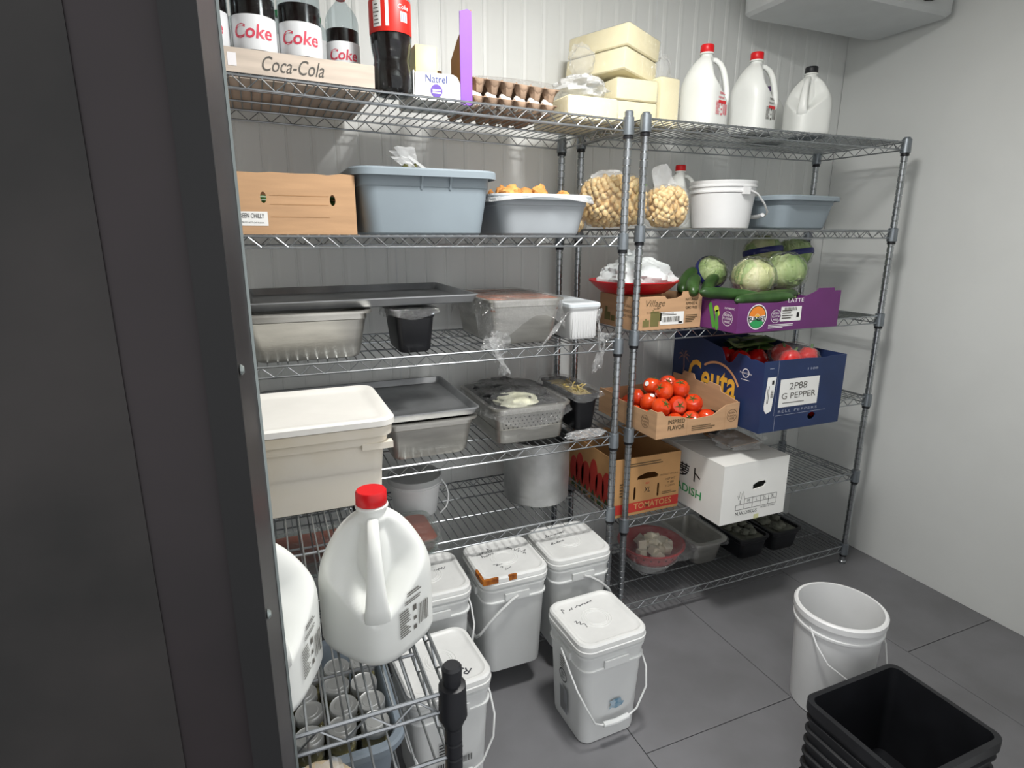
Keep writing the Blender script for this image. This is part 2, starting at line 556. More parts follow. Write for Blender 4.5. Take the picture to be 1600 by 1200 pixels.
# evaporator
ev = thing('evaporator_unit', 'pale grey evaporator cooling unit hung under the ceiling', 'cooling unit', (2.22, 1.90, 2.345))
MB().loft([(0, .36, .16, .03), (.012, .375, .175, .04), (.20, .375, .175, .03), (.254, .375, .175, .03)], 4).build('casing', evapm, ev)
for sx in (-.18, .18):
    g = MB()
    for r_ in (.03, .06, .09, .12):
        g.tube([(sx + r_ * math.cos(t * PI / 12), -.182, .13 + r_ * .85 * math.sin(t * PI / 12)) for t in range(24)], .002, 5, closed=True)
    g.tube([(sx - .12, -.181, .13), (sx + .12, -.181, .13)], .002, 5)
    g.build('fan_guard', blackplastic, ev)

# ------------------------------------------------------------------ wire shelving
def zigzag(p0, p1, zlo, zhi, period=.064):
    p0, p1 = Vector(p0), Vector(p1)
    L = (p1 - p0).length
    n = max(2, int(L / (period / 2)))
    return [(*(p0.lerp(p1, i / n))[:2], zhi if i % 2 else zlo) for i in range(n + 1)]
def shelf(parent, x0, x1, y0, y1, z, tilt=0.0, pitch=.0262, th=.034, bars=2):
    """wire shelf, deck top at z; pivot at its right front corner"""
    px = x1
    o = MB()
    ru, rl = .0031, .0028
    a, b, c, d = x0 - px, 0, y0, y1
    for yy in (c, d):
        o.tube([(a, yy, -.0045), (b, yy, -.0045)], ru, 6)
        o.tube([(a, yy, -th), (b, yy, -th)], rl, 6)
        o.tube(zigzag((a + .02, yy, 0), (b - .02, yy, 0), -th, -.005), .0020, 5)
    for xx in (a, b):
        o.tube([(xx, c, -.0045), (xx, d, -.0045)], ru, 6)
        o.tube([(xx, c, -th), (xx, d, -th)], rl, 6)
        o.tube(zigzag((xx, c + .02, 0), (xx, d - .02, 0), -th, -.005), .0020, 5)
    sh = o.build('shelf', chrome, parent)
    g = MB()
    n = int((x1 - x0) / pitch)
    for i in range(1, n):
        x = a + (x1 - x0) * i / n
        g.tube([(x, c, -.002), (x, d, -.002)], .0019, 5)
    for k in range(1, bars + 1):
        yy = c + (d - c) * k / (bars + 1)
        g.tube([(a, yy, -.0066), (b, yy, -.0066)], .0030, 6)
    g.build('wire_deck', chrome, sh, kind='stuff')
    sh.location = (px, 0, z)
    sh.rotation_euler = (0, tilt, 0)
    return sh
def post_mesh(h, name, m, pitch=.0254):
    prof = [(.010, 0), (.0165, .001), (.0165, .012), (.0127, .016)]
    z = .05
    while z < h - .03:
        prof += [(.0127, z - .0028), (.0104, z - .0014), (.0104, z + .0014), (.0127, z + .0028)]
        z += pitch
    prof += [(.0127, h - .004), (.010, h)]
    return MB().lathe(prof, 14).mesh(name, m, True, 30)
def unit(name, label, x0, x1, y0, y1, zs, h, tilt0=0.0, post_m=None, col_m=None, pitch=.0262, caps=True, capm=None, rc=.0185, bars=2, grp='wire shelving units', nocollar=()):
    u = thing(name, label, 'shelving unit', ((x0 + x1) / 2, (y0 + y1) / 2, 0), 0, grp)
    inv = Vector((-(x0 + x1) / 2, -(y0 + y1) / 2, 0))
    cx, cy = (x1 - x0) / 2, (y1 - y0) / 2
    pm = post_mesh(h, 'post', post_m or chrome_post)
    cm = MB().lathe([(.0135, -.046), (rc, -.044), (rc * .94, .008), (.0135, .010)], 16).mesh('collar', col_m or collar_m)
    sl = MB().lathe([(.0135, -.056), (.0158, -.055), (.0158, -.046), (.0135, -.045)], 14).mesh('sleeve', blackplastic)
    cp = MB().lathe([(.0142, -.012), (.0142, .002), (.011, .006)], 14).mesh('cap', capm or collar_m)
    for sx, sy in ((-1, -1), (1, -1), (1, 1), (-1, 1)):
        p = bpy.data.objects.new('post', pm)
        COL.objects.link(p)
        p.parent = u
        p.location = (sx * cx, sy * cy, 0)
        for i, z in enumerate(zs):
            if i in nocollar:
                continue
            dz = math.tan(tilt0) * (2 * cx) * (1 if sx < 0 else 0) if i == 0 else 0
            for nm, me in (('collar', cm), ('sleeve', sl)):
                c = bpy.data.objects.new(nm, me)
                COL.objects.link(c)
                c.parent = p
                c.location = (0, 0, z + dz - .002)
        c = bpy.data.objects.new('cap', cp)
        COL.objects.link(c)
        c.parent = p
        c.location = (0, 0, h)
    for i, z in enumerate(zs):
        shelf(u, -cx, cx, -cy, cy, z, tilt0 if i == 0 else 0, pitch, bars=bars)
    return u

Y1, Y2, YP = 1.704, 1.734, 2.157
ZT0, TILT = 1.8655, .0238
def zt(x):
    return ZT0 + (1.108 - x) * math.tan(TILT)
Z1 = [ZT0, 1.514, 1.168, .827, .542, .094]
Z2 = [1.884, 1.539, 1.185, .827, .465, .094]
unit('wire_shelving_unit', 'chrome wire shelving unit holding soda, tubs, steel pans and square white buckets', -.40, 1.108, Y1, YP, Z1, 1.885, TILT)
unit('wire_shelving_unit', 'chrome wire shelving unit holding boxes of tomatoes, cucumbers, cabbages and radish', 1.192, 2.44, Y2, YP, Z2, 1.892, 0, rc=.0195)
ZR = .90
unit('wire_rack', 'low wire rack with black post tops by the doorway, carrying milk jugs', -.55, .195, .678, 1.61, [ZR, .79, .30], .932, 0,
     mat('black_post', '#26272b', .4, .3), blackplastic, .0270, True, blackplastic, .0205, 3, grp=None, nocollar=(1,))

# ------------------------------------------------------------------ generic builders
def shell(hx, hy, h, r=.03, taper=.012, rim=.012, t=.002, drop=.004, floor_t=.003, n=5, lip=0.0):
    lv = [(0, hx - taper - .010, hy - taper - .010, r * .8), (.004, hx - taper - .003, hy - taper - .003, r), (.014, hx - taper, hy - taper, r),
          (h - drop - lip, hx, hy, r)]
    lv += [(h - drop - lip, hx + rim, hy + rim, r + rim), (h, hx + rim, hy + rim, r + rim), (h, hx - t, hy - t, r),
           (.014 + floor_t, hx - taper - t, hy - taper - t, r), (floor_t, hx - taper - .012, hy - taper - .012, r * .8)]
    return MB().loft(lv, n)
def blob(rx, ry, rz, seed=0, amp=.12, s=2.2, nu=28, nv=16, floor=None, sharp=1.0):
    b = MB()
    vs, fs = [], []
    for j in range(nv + 1):
        ph = -PI / 2 + PI * j / nv
        for i in range(nu):
            t = 2 * PI * i / nu
            d = (math.cos(ph) * math.cos(t), math.cos(ph) * math.sin(t), math.sin(ph))
            k = 1 + amp * wav(d[0], d[1], d[2], s, seed) + amp * .5 * wav(d[0], d[1], d[2], s * 2.7, seed + 5)
            p = [d[0] * rx * k, d[1] * ry * k, d[2] * rz * k]
            if floor is not None and p[2] < floor:
                p[2] = floor
            vs.append(tuple(p))
    for j in range(nv):
        for i in range(nu):
            fs.append((j * nu + i, j * nu + (i + 1) % nu, (j + 1) * nu + (i + 1) % nu, (j + 1) * nu + i))
    return b.add(vs, fs)
def drape(hx, hy, z, drop, seed=0, r=.03, nu=72, amp=.006, bulge=0.0, front=None, lo=.5):
    """cling film lying over a rectangular rim and hanging down its sides"""
    b = MB()
    vs, fs = [], []
    rings = [0.0, .3, .55, .75, .9, 1.0]
    down = [0.03, .12, .25, .4, .6, .8, 1.0]
    loop = []
    per = []
    for i in range(nu):
        t = 2 * PI * i / nu
        c, s = math.cos(t), math.sin(t)
        p = 5
        k = 1 / (abs(c) ** p + abs(s) ** p) ** (1 / p)
        loop.append((c * k, s * k, t))
    for q in rings:
        for (x, y, t) in loop:
            zz = z + bulge * (1 - q ** 2) + amp * .5 * wav(x * q * 4, y * q * 4, 0, 1.6, seed) * (1 - q * .7)
            vs.append((x * q * hx, y * q * hy, zz))
    for w in down:
        for (x, y, t) in loop:
            dd = drop * (lo + (1 - lo) * hashn(math.floor(t * 5) + seed)) * (.75 + .5 * (.5 + .5 * math.sin(t * 7 + seed)))
            if front and y < -.6:
                dd = front * (.7 + .3 * math.sin(x * 3 + seed))
            off = .004 + amp * w * (1.2 + wav(t * 6, w * 3, seed, 1.8, seed))
            vs.append((x * (hx + off), y * (hy + off), z - dd * w))
    m = len(rings) + len(down)
    for j in range(m - 1):
        for i in range(nu):
            if j == 0:
                if i % 2 == 0:
                    pass
            fs.append((j * nu + i, j * nu + (i + 1) % nu, (j + 1) * nu + (i + 1) % nu, (j + 1) * nu + i))
    return b.add(vs, fs)
def ribbon(p0, p1, w, seed=0, amp=.015, n=14, m=5, right=(1, 0, 0)):
    p0, p1 = Vector(p0), Vector(p1)
    rv = Vector(right)
    def fn(u, v):
        c = p0.lerp(p1, v)
        tw = 3.5 * v + seed
        k = w * (1 - .55 * v) * (.8 + .35 * wav(v * 7, seed, 0, 1, seed))
        d = rv * math.cos(tw) + Vector((0, 1, 0)) * math.sin(tw)
        q = c + d * (u - .5) * k + Vector((wav(v * 9, u * 5, seed, 1, seed), wav(v * 7, u * 6, seed, 1, seed + 2), wav(v * 5, u * 9, 1, 1, seed))) * amp
        return tuple(q)
    return MB().grid(fn, m, n)

# ------------------------------------------------------------------ milk jugs
def sstep(a, b, x):
    t = min(1, max(0, (x - a) / (b - a)))
    return t * t * (3 - 2 * t)
def milk_jug(loc, rz, label, k=1.0, capm=redcap, group='milk jugs', prints=True, dent=0.0, ink=None, red=False, kz=1.0, rev=False):
    t = thing('milk_jug', label, 'jug', loc, rz, group)
    kz = k * kz
    a, p = .0705 * k, 3.4
    nz, nu = 58, 112
    zs = [0, .003, .008] + [.014 + (.240 - .014) * i / nz for i in range(nz + 1)] + [.246]
    vs, fs = [], []
    for zz in zs:
        if zz < .014:
            s = .90 + .10 * (zz / .014) ** .5
        elif zz < .105:
            s = 1.0
        else:
            q = min(1, (zz - .105) / .133)
            s = max(0, 1 - q ** 2.3) ** .66
        for i in range(nu):
            th = 2 * PI * i / nu
            ph = th - PI / 4
            c, sn = abs(math.cos(ph)), abs(math.sin(ph))
            pe = p - (p - 2.0) * sstep(.10, .19, zz)
            r = a * (1 + .07 * sstep(.10, .19, zz)) / (c ** pe + sn ** pe) ** (1 / pe) * s
            d = abs((th + PI) % (2 * PI) - PI)
            zb_ = .072 + .070 * (d / R(70))
            w = (1 - sstep(R(48), R(82), d)) * sstep(zb_, zb_ + .030, zz) * (1 - sstep(.205, .236, zz))
            r *= 1 - .53 * w
            if dent and zz < .15:
                r *= 1 - dent * max(0, 1 - ((((th + PI) % (2 * PI) - PI) - 1.1) / .5) ** 2) * math.sin(PI * zz / .15)
            r = max(r, .0195 * k)
            vs.append((r * math.cos(th), r * math.sin(th), zz * kz))
    for j in range(len(zs) - 1):
        for i in range(nu):
            fs.append((j * nu + i, j * nu + (i + 1) % nu, (j + 1) * nu + (i + 1) % nu, (j + 1) * nu + i))
    fs.append(tuple(range(nu - 1, -1, -1)))
    fs.append(tuple((len(zs) - 1) * nu + i for i in range(nu)))
    MB().add(vs, fs).build('body', jugm, t, True, 60)
    hp = [(.012, .222, .008, .007), (.030, .220, .0085, .008), (.046, .208, .009, .009), (.058, .187, .010, .010), (.066, .160, .0115, .010), (.0715, .130, .0135, .010), (.074, .105, .016, .010), (.072, .084, .019, .010), (.060, .070, .018, .010)]
    hv, hf = [], []
    n = 14
    for i, (x, zz, wy, wx) in enumerate(hp):
        x2, z2 = hp[min(i + 1, len(hp) - 1)][:2]
        x1, z1 = hp[max(i - 1, 0)][:2]
        dv = Vector((x2 - x1, 0, z2 - z1)).normalized()
        nv = Vector((-dv.z, 0, dv.x))
        for j in range(n):
            an = 2 * PI * j / n
            cc, sc = math.cos(an), math.sin(an)
            cc, sc = math.copysign(abs(cc) ** .7, cc), math.copysign(abs(sc) ** .7, sc)
            pt_ = Vector((x, 0, zz)) + nv * wx * cc + Vector((0, wy * sc, 0))
            hv.append((pt_.x * k, pt_.y * k, pt_.z * kz))
    for i in range(len(hp) - 1):
        for j in range(n):
            hf.append((i * n + j, i * n + (j + 1) % n, (i + 1) * n + (j + 1) % n, (i + 1) * n + j))
    hf += [tuple(range(n)), tuple((len(hp) - 1) * n + j for j in range(n - 1, -1, -1))]
    MB().add(hv, hf).build('handle', jugm, t, True, 60)
    MB().lathe([(.0195 * k, .236 * kz), (.0235 * k, .2385 * kz), (.0235 * k, .2415 * kz), (.0205 * k, .2440 * kz)], 24).build('neck_ring', jugm, t)
    MB().lathe([(.0210 * k, .2435 * kz), (.0222 * k, .245 * kz), (.0218 * k, .2645 * kz), (.0200 * k, .2672 * kz), (.0, .2676 * kz)], 32, capt=False).build('cap', capm, t, True, 50)
    if prints:
        ang = R(-45 if rev else 45)
        n = Vector((math.cos(ang), math.sin(ang), 0))
        rt = Vector((-math.sin(ang), math.cos(ang), 0))
        fr = lambda u, z: frame(n * (a + .0008) + rt * u + Vector((0, 0, z * kz / k)), rt, (0, 0, 1))
        im = ink or greytext
        textlines(fr(.006, .108 * k), .040, .008, 2, im, t, 3)
        textlines(fr(.004, .095 * k), .046, .007, 2, im, t, 9)
        textlines(fr(-.020, .062 * k), .024, .044, 11, im, t, 5)
        if red:
            rects([(-.022, -.005, .022, .005)], fr(.004, .082 * k), redink, t, 'red_stripe')
        rects([(-.0035, .012, .0035, .021), (-.003, -.004, .003, .002), (-.0035, -.020, .0035, -.013)], fr(.002, .060 * k), im, t, 'symbol')
        barcode(fr(.021, .060 * k), .022, .034, t, 8, im)
    return t

milk_jug((.123, .838, ZR), -99, 'full white milk jug with red cap standing on the low wire rack', 1.05, redcap, kz=.875)
milk_jug((-.058, .790, ZR), -70, 'white milk jug on the low rack, half hidden by the dark door frame', 1.18, redcap, kz=.80)
milk_jug((1.535, 1.88, Z2[0]), -30, 'white milk jug with red cap next to the pale cheese blocks', 1.06, redcap, 'milk jugs on the top shelf', True, 0, ink=pinkink, red=True, rev=True)
milk_jug((1.765, 1.88, Z2[0]), -30, 'dented white milk jug with red cap and red stripe, beside the purple-capped jug', 1.06, redcap, 'milk jugs on the top shelf', True, .16, red=True, rev=True)
milk_jug((1.985, 2.03, Z2[0]), 150, 'white jug with purple cap on the top shelf', .92, purplecap, 'milk jugs on the top shelf', False, kz=.88)
milk_jug((2.01, 1.85, Z2[0]), -150, 'white jug with dark grey cap on the top shelf', 1.05, blackplastic, 'milk jugs on the top shelf', False, kz=.9)
milk_jug((1.598, 2.065, Z2[1]), -30, 'slim white jug with red cap between garlic bag and round pail', .93, redcap, None, False)

# ------------------------------------------------------------------ soda bottles
def bottle(loc, label, fill, capm, lab, k=1.0, group=None, labelm=None, word=None, rz=-100, wordm=None, liquid=.20, lz=(.146, .225)):
    t = thing('soda_bottle', label, 'bottle', loc, rz, group)
    prof = [(.030, 0), (.044, .003), (.051, .018), (.053, .04), (.0515, .06), (.0475, .082), (.0475, .092), (.052, .115), (.054, .14), (.0535, .145), (.0535, .225),
            (.053, .232), (.047, .250), (.035, .268), (.022, .282), (.0145, .292), (.0135, .297), (.0135, .306)]
    prof = [(r * k, z * k) for r, z in prof]
    vs = []
    MB().lathe(prof, 26).build('body', petm, t, True, 60)
    lp = [(max(r - .0012, .001), z + .0008) for r, z in prof if z < liquid * k]
    if .146 < liquid < .225:
        lp.append((.0522 * k, liquid * k))
    MB().lathe(lp, 26).build('liquid', fill, t, True, 60)
    MB().lathe([(.0146 * k, .294 * k), (.0152 * k, .296 * k), (.0150 * k, .312 * k), (.013 * k, .314 * k)], 20).build('cap', capm, t)
    if labelm:
        MB().lathe([(.0541 * k, lz[0] * k), (.0545 * k, (lz[0] + .002) * k), (.0545 * k, (lz[1] - .002) * k), (.0541 * k, lz[1] * k)], 32, capb=False, capt=False).build('label', labelm, t)
    if word:
        v_, f_ = None, None
        cu = bpy.data.curves.new('tmp', 'FONT')
        cu.body = word
        cu.size = .045 * k
        cu.align_x = 'CENTER'
        cu.align_y = 'CENTER'
        cu.resolution_u = 3
        cu.shear = .15
        cu.offset = .0008
        v_, f_ = eval_curve(cu)
        rr = .0551 * k
        v_ = [(rr * math.cos(p[0] / rr), rr * math.sin(p[0] / rr), (lz[0] + lz[1]) / 2 * k + p[1]) for p in v_]
        MB().add(v_, f_).build('lettering', wordm or redink, t, False)
    return t
silverlab = mat('silver_label', '#e6e8ea', .4, 0, .04)
redlab = mat('red_label', '#d8291f', .4, 0, .04)
for x in (-.068, .044, .156):
    lab = {-.068: 'two litre cola bottle with silver label standing closest to the dark door frame', .044: 'two litre cola bottle with silver label in the cardboard tray',
           .156: 'two litre cola bottle with silver label in the cardboard tray, nearest the big red-labelled bottle'}[x]
    bottle((x, 1.822, zt(x) + .007), lab, cola, redcap, None, 1.0, 'cola bottles in the cardboard tray', silverlab, 'Coke', -98, pinkink, .190, (.066, .146))
bottle((.272, 1.875, zt(.272) + .007), 'shorter cola bottle with red cap and white label at the end of the cardboard tray', cola, redcap, None, .83, 'cola bottles in the cardboard tray', silverlab, 'Coke', -100, pinkink, .200, (.075, .160))
for x in (.012, .122, .231):
    bottle((x, 2.105, zt(x) + .007), 'two litre clear soda bottle with green cap behind the cola bottles', soda, greencap, None, .845, 'green capped soda bottles', silverlab, None, -98)
bb = bottle((.386, 1.778, zt(.386)), 'two litre cola bottle with red label standing alone beside the cardboard tray', cola, redcap, None, 1.03, None, redlab, None, -100, whiteink, .148)
def onlabel(t, ang, w, z0, z1, m, name, rr=.0562):
    a0, a1 = R(ang) - w / rr / 2, R(ang) + w / rr / 2
    vs, fs = [], []
    n = 6
    for i in range(n + 1):
        a_ = a0 + (a1 - a0) * i / n
        vs += [(rr * math.cos(a_), rr * math.sin(a_), z0), (rr * math.cos(a_), rr * math.sin(a_), z1)]
    for i in range(n):
        fs.append((2 * i, 2 * i + 2, 2 * i + 3, 2 * i + 1))
    return MB().add(vs, fs).build(name, m, t, False)
onlabel(bb, -40, .026, .162, .224, paper, 'nutrition_panel')
onlabel(bb, -10, .009, .162, .222, paper, 'side_panel')
onlabel(bb, 38, .022, .176, .20, paper, 'barcode_panel')
for q in range(6):
    onlabel(bb, 30 + q * 3.2, .0013, .178, .198, blueink, 'barcode_bar', .0566)
for q in range(6):
    onlabel(bb, -42, .019 - .004 * (q % 3), .168 + q * .009, .1705 + q * .009, greytext, 'small_print', .0566)
cu = bpy.data.curves.new('tmp', 'FONT'); cu.body = 'Coke'; cu.size = .016; cu.align_x = 'CENTER'; cu.shear = .2; cu.resolution_u = 3
v_, f_ = eval_curve(cu)
MB().add([(.0566 * math.cos(R(36) + p[0] / .0566), .0566 * math.sin(R(36) + p[0] / .0566), .206 + p[1]) for p in v_], f_).build('lettering', whiteink, bb, False)

# cardboard tray under the bottles
cx0, cx1, cy0, cy1 = -.145, .332, 1.755, 2.168
ct = thing('cardboard_tray', 'pale cardboard tray with script logo holding soda bottles', 'tray', ((cx0 + cx1) / 2, (cy0 + cy1) / 2, zt((cx0 + cx1) / 2) + .0005), 0, None, 0, math.degrees(TILT))
hx, hy = (cx1 - cx0) / 2, (cy1 - cy0) / 2
palecard = mat('pale_card', '#d9cabb', .75, 0, .08, 6, stretch=(1, 1, 10))
MB().box(-hx, hx, -hy, hy, 0, .004).build('base', palecard, ct, False)
MB().box(-hx, hx, -hy, -hy + .004, .004, .068).build('front_panel', palecard, ct, False)
MB().box(-hx, hx, hy - .004, hy, .004, .068).build('back_panel', palecard, ct, False)
for s in (-1, 1):
    MB().box(min(s * hx, s * (hx - .004)), max(s * hx, s * (hx - .004)), -hy + .004, hy - .004, .004, .068).build('side_panel', palecard, ct, False)
rects([(-hx, .002, hx, .012)], frame((0, -hy, 0), (1, 0, 0), (0, 0, 1)), blacktext, ct, 'dark_band')
text('Coca-Cola', .05, frame((.03, -hy, .038), (1, 0, 0), (0, 0, 1)), greytext, ct, shear=.35, width=.15)
rects([(-.2, .02, -.13, .05), (-.12, .02, -.10, .05)], frame((0, -hy, 0.006), (1, 0, 0), (0, 0, 1)), whiteink, ct)

# ------------------------------------------------------------------ milk carton display box, butter, egg trays
nb = thing('display_carton', 'open white and purple display carton between cola bottle and egg trays', 'carton', (.527, 1.855, zt(.527) + .001))
MB().box(-.083, .083, -.092, .095, 0, .004).build('base', whitecard, nb, False)
v, f = plate([(-.083, 0), (.048, 0), (.048, .05), (.040, .066), (.028, .072), (-.06, .072), (-.083, .070)], (), .004)
fp = MB().add(v, f, frame((0, -.0955, .0), (1, 0, 0), (0, 0, 1))).build('front_panel', whitecard, nb, False)
MB().box(-.083, .05, .091, .095, .004, .125).build('back_panel', card_edge, nb, False)
v, f = plate([(-.092, 0), (.095, 0), (.095, .16), (.03, .20), (-.03, .225), (-.075, .242), (-.092, .243)], (), .004)
MB().add(v, f, frame((.0855, 0, 0), (0, 1, 0), (0, 0, 1))).build('side_panel', card_edge, nb, False)
MB().box(-.087, -.083, -.092, .095, .004, .075).build('side_panel', whitecard, nb, False)
pp = MB().add(*plate([(.0495, -.004), (.0845, -.004), (.0845, .238), (.072, .243), (.0495, .236)], (), .004), frame((0, -.0958, 0), (1, 0, 0), (0, 0, 1))).build('purple_flap', purplecard, nb, False)
frn = frame((0, -.0958, 0), (1, 0, 0), (0, 0, 1))
text('Natrel', .028, frame((-.022, -.0958, .056), (1, 0, 0), (0, 0, 1)), blueink, nb, width=.062)
ring2d(0, .017, frame((-.022, -.0958, .026), (1, 0, 0), (0, 0, 1)), mat('violet_ink', '#6a4db0', .5), nb, 'round_logo')
rects([(-.012, .002, .012, .006), (-.012, -.005, .012, -.001)], frame((-.022, -.0962, .024), (1, 0, 0), (0, 0, 1)), whiteink, nb)
bt = thing('butter_block', 'pale yellow butter block inside the white and purple carton', 'butter', (.482, 1.855, zt(.482) + .0055))
MB().loft([(0, .030, .08, .004), (.003, .032, .082, .004), (.135, .032, .082, .004), (.138, .030, .08, .004)], 2).build('block', butter, bt)

def egg_tray(loc, label, flip, ry=0):
    t = thing('egg_tray', label, 'egg tray', loc, 0, 'pulp egg trays', 0, ry)
    n, m, hx = 6, 5, .143
    def hz(x, y):
        u, v = (x / (2 * hx) + .5) * n, (y / (2 * hx) + .5) * m
        c = math.cos(2 * PI * u) * -.5 + .5, math.cos(2 * PI * v) * -.5 + .5
        cup = (c[0] * c[1]) ** .55
        post = ((1 - c[0]) * (1 - c[1])) ** 1.5
        return .034 - .032 * cup + .012 * post
    N = 36
    def fn(a, b):
        x, y = (a - .5) * 2 * hx, (b - .5) * 2 * hx
        z = hz(x, y)
        e = min(a, 1 - a, b, 1 - b)
        if e < .001:
            z = .036
        return (x, y, z)
    g = MB().grid(fn, N, N)
    o = g.build('tray', pulp, t, True, 50)
    so = o.modifiers.new('solid', 'SOLIDIFY')
    so.thickness = .0022
    return t
def pulp_cups(t, y, zc, n=6, hx=.143):
    for i in range(n):
        x = (-.5 + (i + .5) / n) * 2 * hx
        MB().lathe([(.012, 0), (.0145, .003), (.0225, .034)], 6, x, y).build('cup', pulp, t, True, 25)
ex, ey = .765, 1.948
e1 = egg_tray((ex, ey, zt(ex) + .0015), 'lower pulp egg tray filled with white eggs', False, math.degrees(TILT) + .5)
e2 = egg_tray((ex + .004, ey - .004, zt(ex) + .048), 'upper pulp egg tray resting on the white eggs', True, math.degrees(TILT) + 1.2)
pulp_cups(e2, -.119, 0)
eg = MB().lathe([(.0, -.027), (.010, -.0255), (.018, -.018), (.0212, -.006), (.0205, .006), (.0165, .018), (.009, .0265), (0, .029)], 14, capb=False, capt=False).mesh('egg', eggm)
for j in range(3):
    for i in range(6):
        x = ex + (-.5 + (i + .5) / 6) * .286
        y = ey + (-.5 + (j + .5) / 5) * .286
        o = bpy.data.objects.new('egg', eg)
        COL.objects.link(o)
        o.location = (x, y, zt(x) + .0345)
        tag(o, 'white egg sitting in the lower pulp egg tray', 'egg', 'eggs in the lower tray')
wr = tag(drape(.146, .146, .090, .012, 3, .02, 72, .006, .022).build('plastic_wrap', thinwrap), 'clear plastic wrap draped over the egg trays', 'plastic wrap')
wr.location = (ex, ey, zt(ex) + .006)

# ------------------------------------------------------------------ cheese blocks
def cheese_block(loc, dims, rz, label, rx=0, ry=0, wrap=True, seed=0):
    t = thing('cheese_block', label, 'cheese', loc, rz, 'pale cheese blocks', rx, ry)
    a, b, c = dims[0] / 2, dims[1] / 2, dims[2]
    MB().loft([(0, a - .004, b - .004, .006), (.004, a, b, .007), (c - .004, a, b, .007), (c, a - .004, b - .004, .006)], 2).build('block', cheese, t)
    if wrap:
        w = MB()
        e = .002
        w.loft([(-.0005, a, b, .008), (.004, a + e, b + e, .009), (c / 2, a + e * 1.6, b + e * 1.6, .009), (c - .002, a + e, b + e, .009), (c + e, a - .004, b - .004, .006)], 2)
        def fn(u, v):
            return (a + e + v * .035, (u - .5) * 2 * b * (1 - .5 * v) + .006 * wav(u * 5, v * 4, seed, 1, seed), c * .55 + .03 * v * wav(u * 3, v * 3, 1, 1, seed) + (u - .5) * .02)
        w.grid(fn, 6, 4)
        w.build('wrapping', thinwrap, t, True, 40)
    return t
cz = 1.886
cheese_block((1.035, 1.93, zt(1.03) + .004), (.185, .26, .072), 0, 'plastic-wrapped cheese block lying flat next to the egg trays', seed=1)
cheese_block((1.236, 1.99, cz), (.165, .27, .068), 0, 'cheese block lying at the bottom of the cheese stack', seed=2)
cheese_block((1.236, 1.99, cz + .071), (.165, .27, .068), 0, 'second cheese block from the bottom of the cheese stack', seed=3)
cheese_block((1.215, 2.005, cz + .154), (.19, .26, .070), 21, 'turned and tilted cheese block near the top of the cheese stack', 0, 7, seed=4)
cheese_block((1.224, 2.005, cz + .227), (.19, .26, .070), 21, 'turned and tilted cheese block on the very top of the cheese stack', 0, 7, seed=5)
cheese_block((1.375, 1.92, cz), (.09, .10, .160), 8, 'cheese block standing upright beside the milk jug', seed=6)
tb_ = tag(blob(.045, .03, .05, 4, .25, 3).build('plastic_bag', clearbag), 'clear knotted plastic bag end beside the top cheese blocks', 'plastic bag')
tb_.location = (1.060, 1.93, cz + .195)
tb_ = tag(blob(.085, .10, .042, 9, .22, 3.4, 40, 20, floor=-.034).build('plastic_bag', softbag), 'hazy crumpled plastic bag on the flat cheese block', 'plastic bag')
tb_.location = (1.035, 1.90, zt(1.03) + .112)
tb_ = tag(blob(.03, .03, .055, 2, .3, 3).build('plastic_bag', clearbag), 'clear plastic bag loop over the upright cheese block', 'plastic bag')
tb_.location = (1.375, 1.92, cz + .19)

# ------------------------------------------------------------------ cardboard boxes
def carton(name, label, x0, x1, y0, y1, z, h, m, inner=None, front=None, left=None, group=None, rz=0, holes_f=(), holes_l=(), top_f=None, top_l=None, t=.004, backh=None, righth=None):
    """open-top cardboard carton, its base corner box given in world coordinates; panels are parts"""
    cx, cy = (x0 + x1) / 2, (y0 + y1) / 2
    o = thing(name, label, 'box', (cx, cy, z), rz, group)
    hx, hy = (x1 - x0) / 2, (y1 - y0) / 2
    MB().box(-hx + t, hx - t, -hy + t, hy - t, .0005, t).build('base', inner or m, o, False)
    tf = top_f or [(hx, h), (-hx, h)]
    v, f = plate([(-hx, 0), (hx, 0)] + tf, holes_f, t)
    MB().add(v, f, frame((0, -hy, 0), (1, 0, 0), (0, 0, 1))).build('front_panel', m, o, False)
    tl = top_l or [(hy - t, h), (-hy + t, h)]
    v, f = plate([(-hy + t, 0), (hy - t, 0)] + tl, holes_l, t)
    MB().add(v, f, frame((-hx, 0, 0), (0, -1, 0), (0, 0, 1))).build('side_panel', m, o, False)
    bh = backh or h
    MB().box(-hx, hx, hy - t, hy, 0, bh).build('back_panel', m, o, False)
    MB().box(hx - t, hx, -hy + t, hy - t, 0, righth or h).build('side_panel', m, o, False)
    F = lambda x, zz: frame((x, -hy, zz), (1, 0, 0), (0, 0, 1))
    L = lambda y, zz: frame((-hx, y, zz), (0, -1, 0), (0, 0, 1))
    return o, F, L, hx, hy
def wavytop(hx, h, n=12, amp=.003, seed=0):
    return [(hx - 2 * hx * i / n, h + (amp * (hashn(i, seed) - .5) * 2 if 0 < i < n else 0)) for i in range(n + 1)]

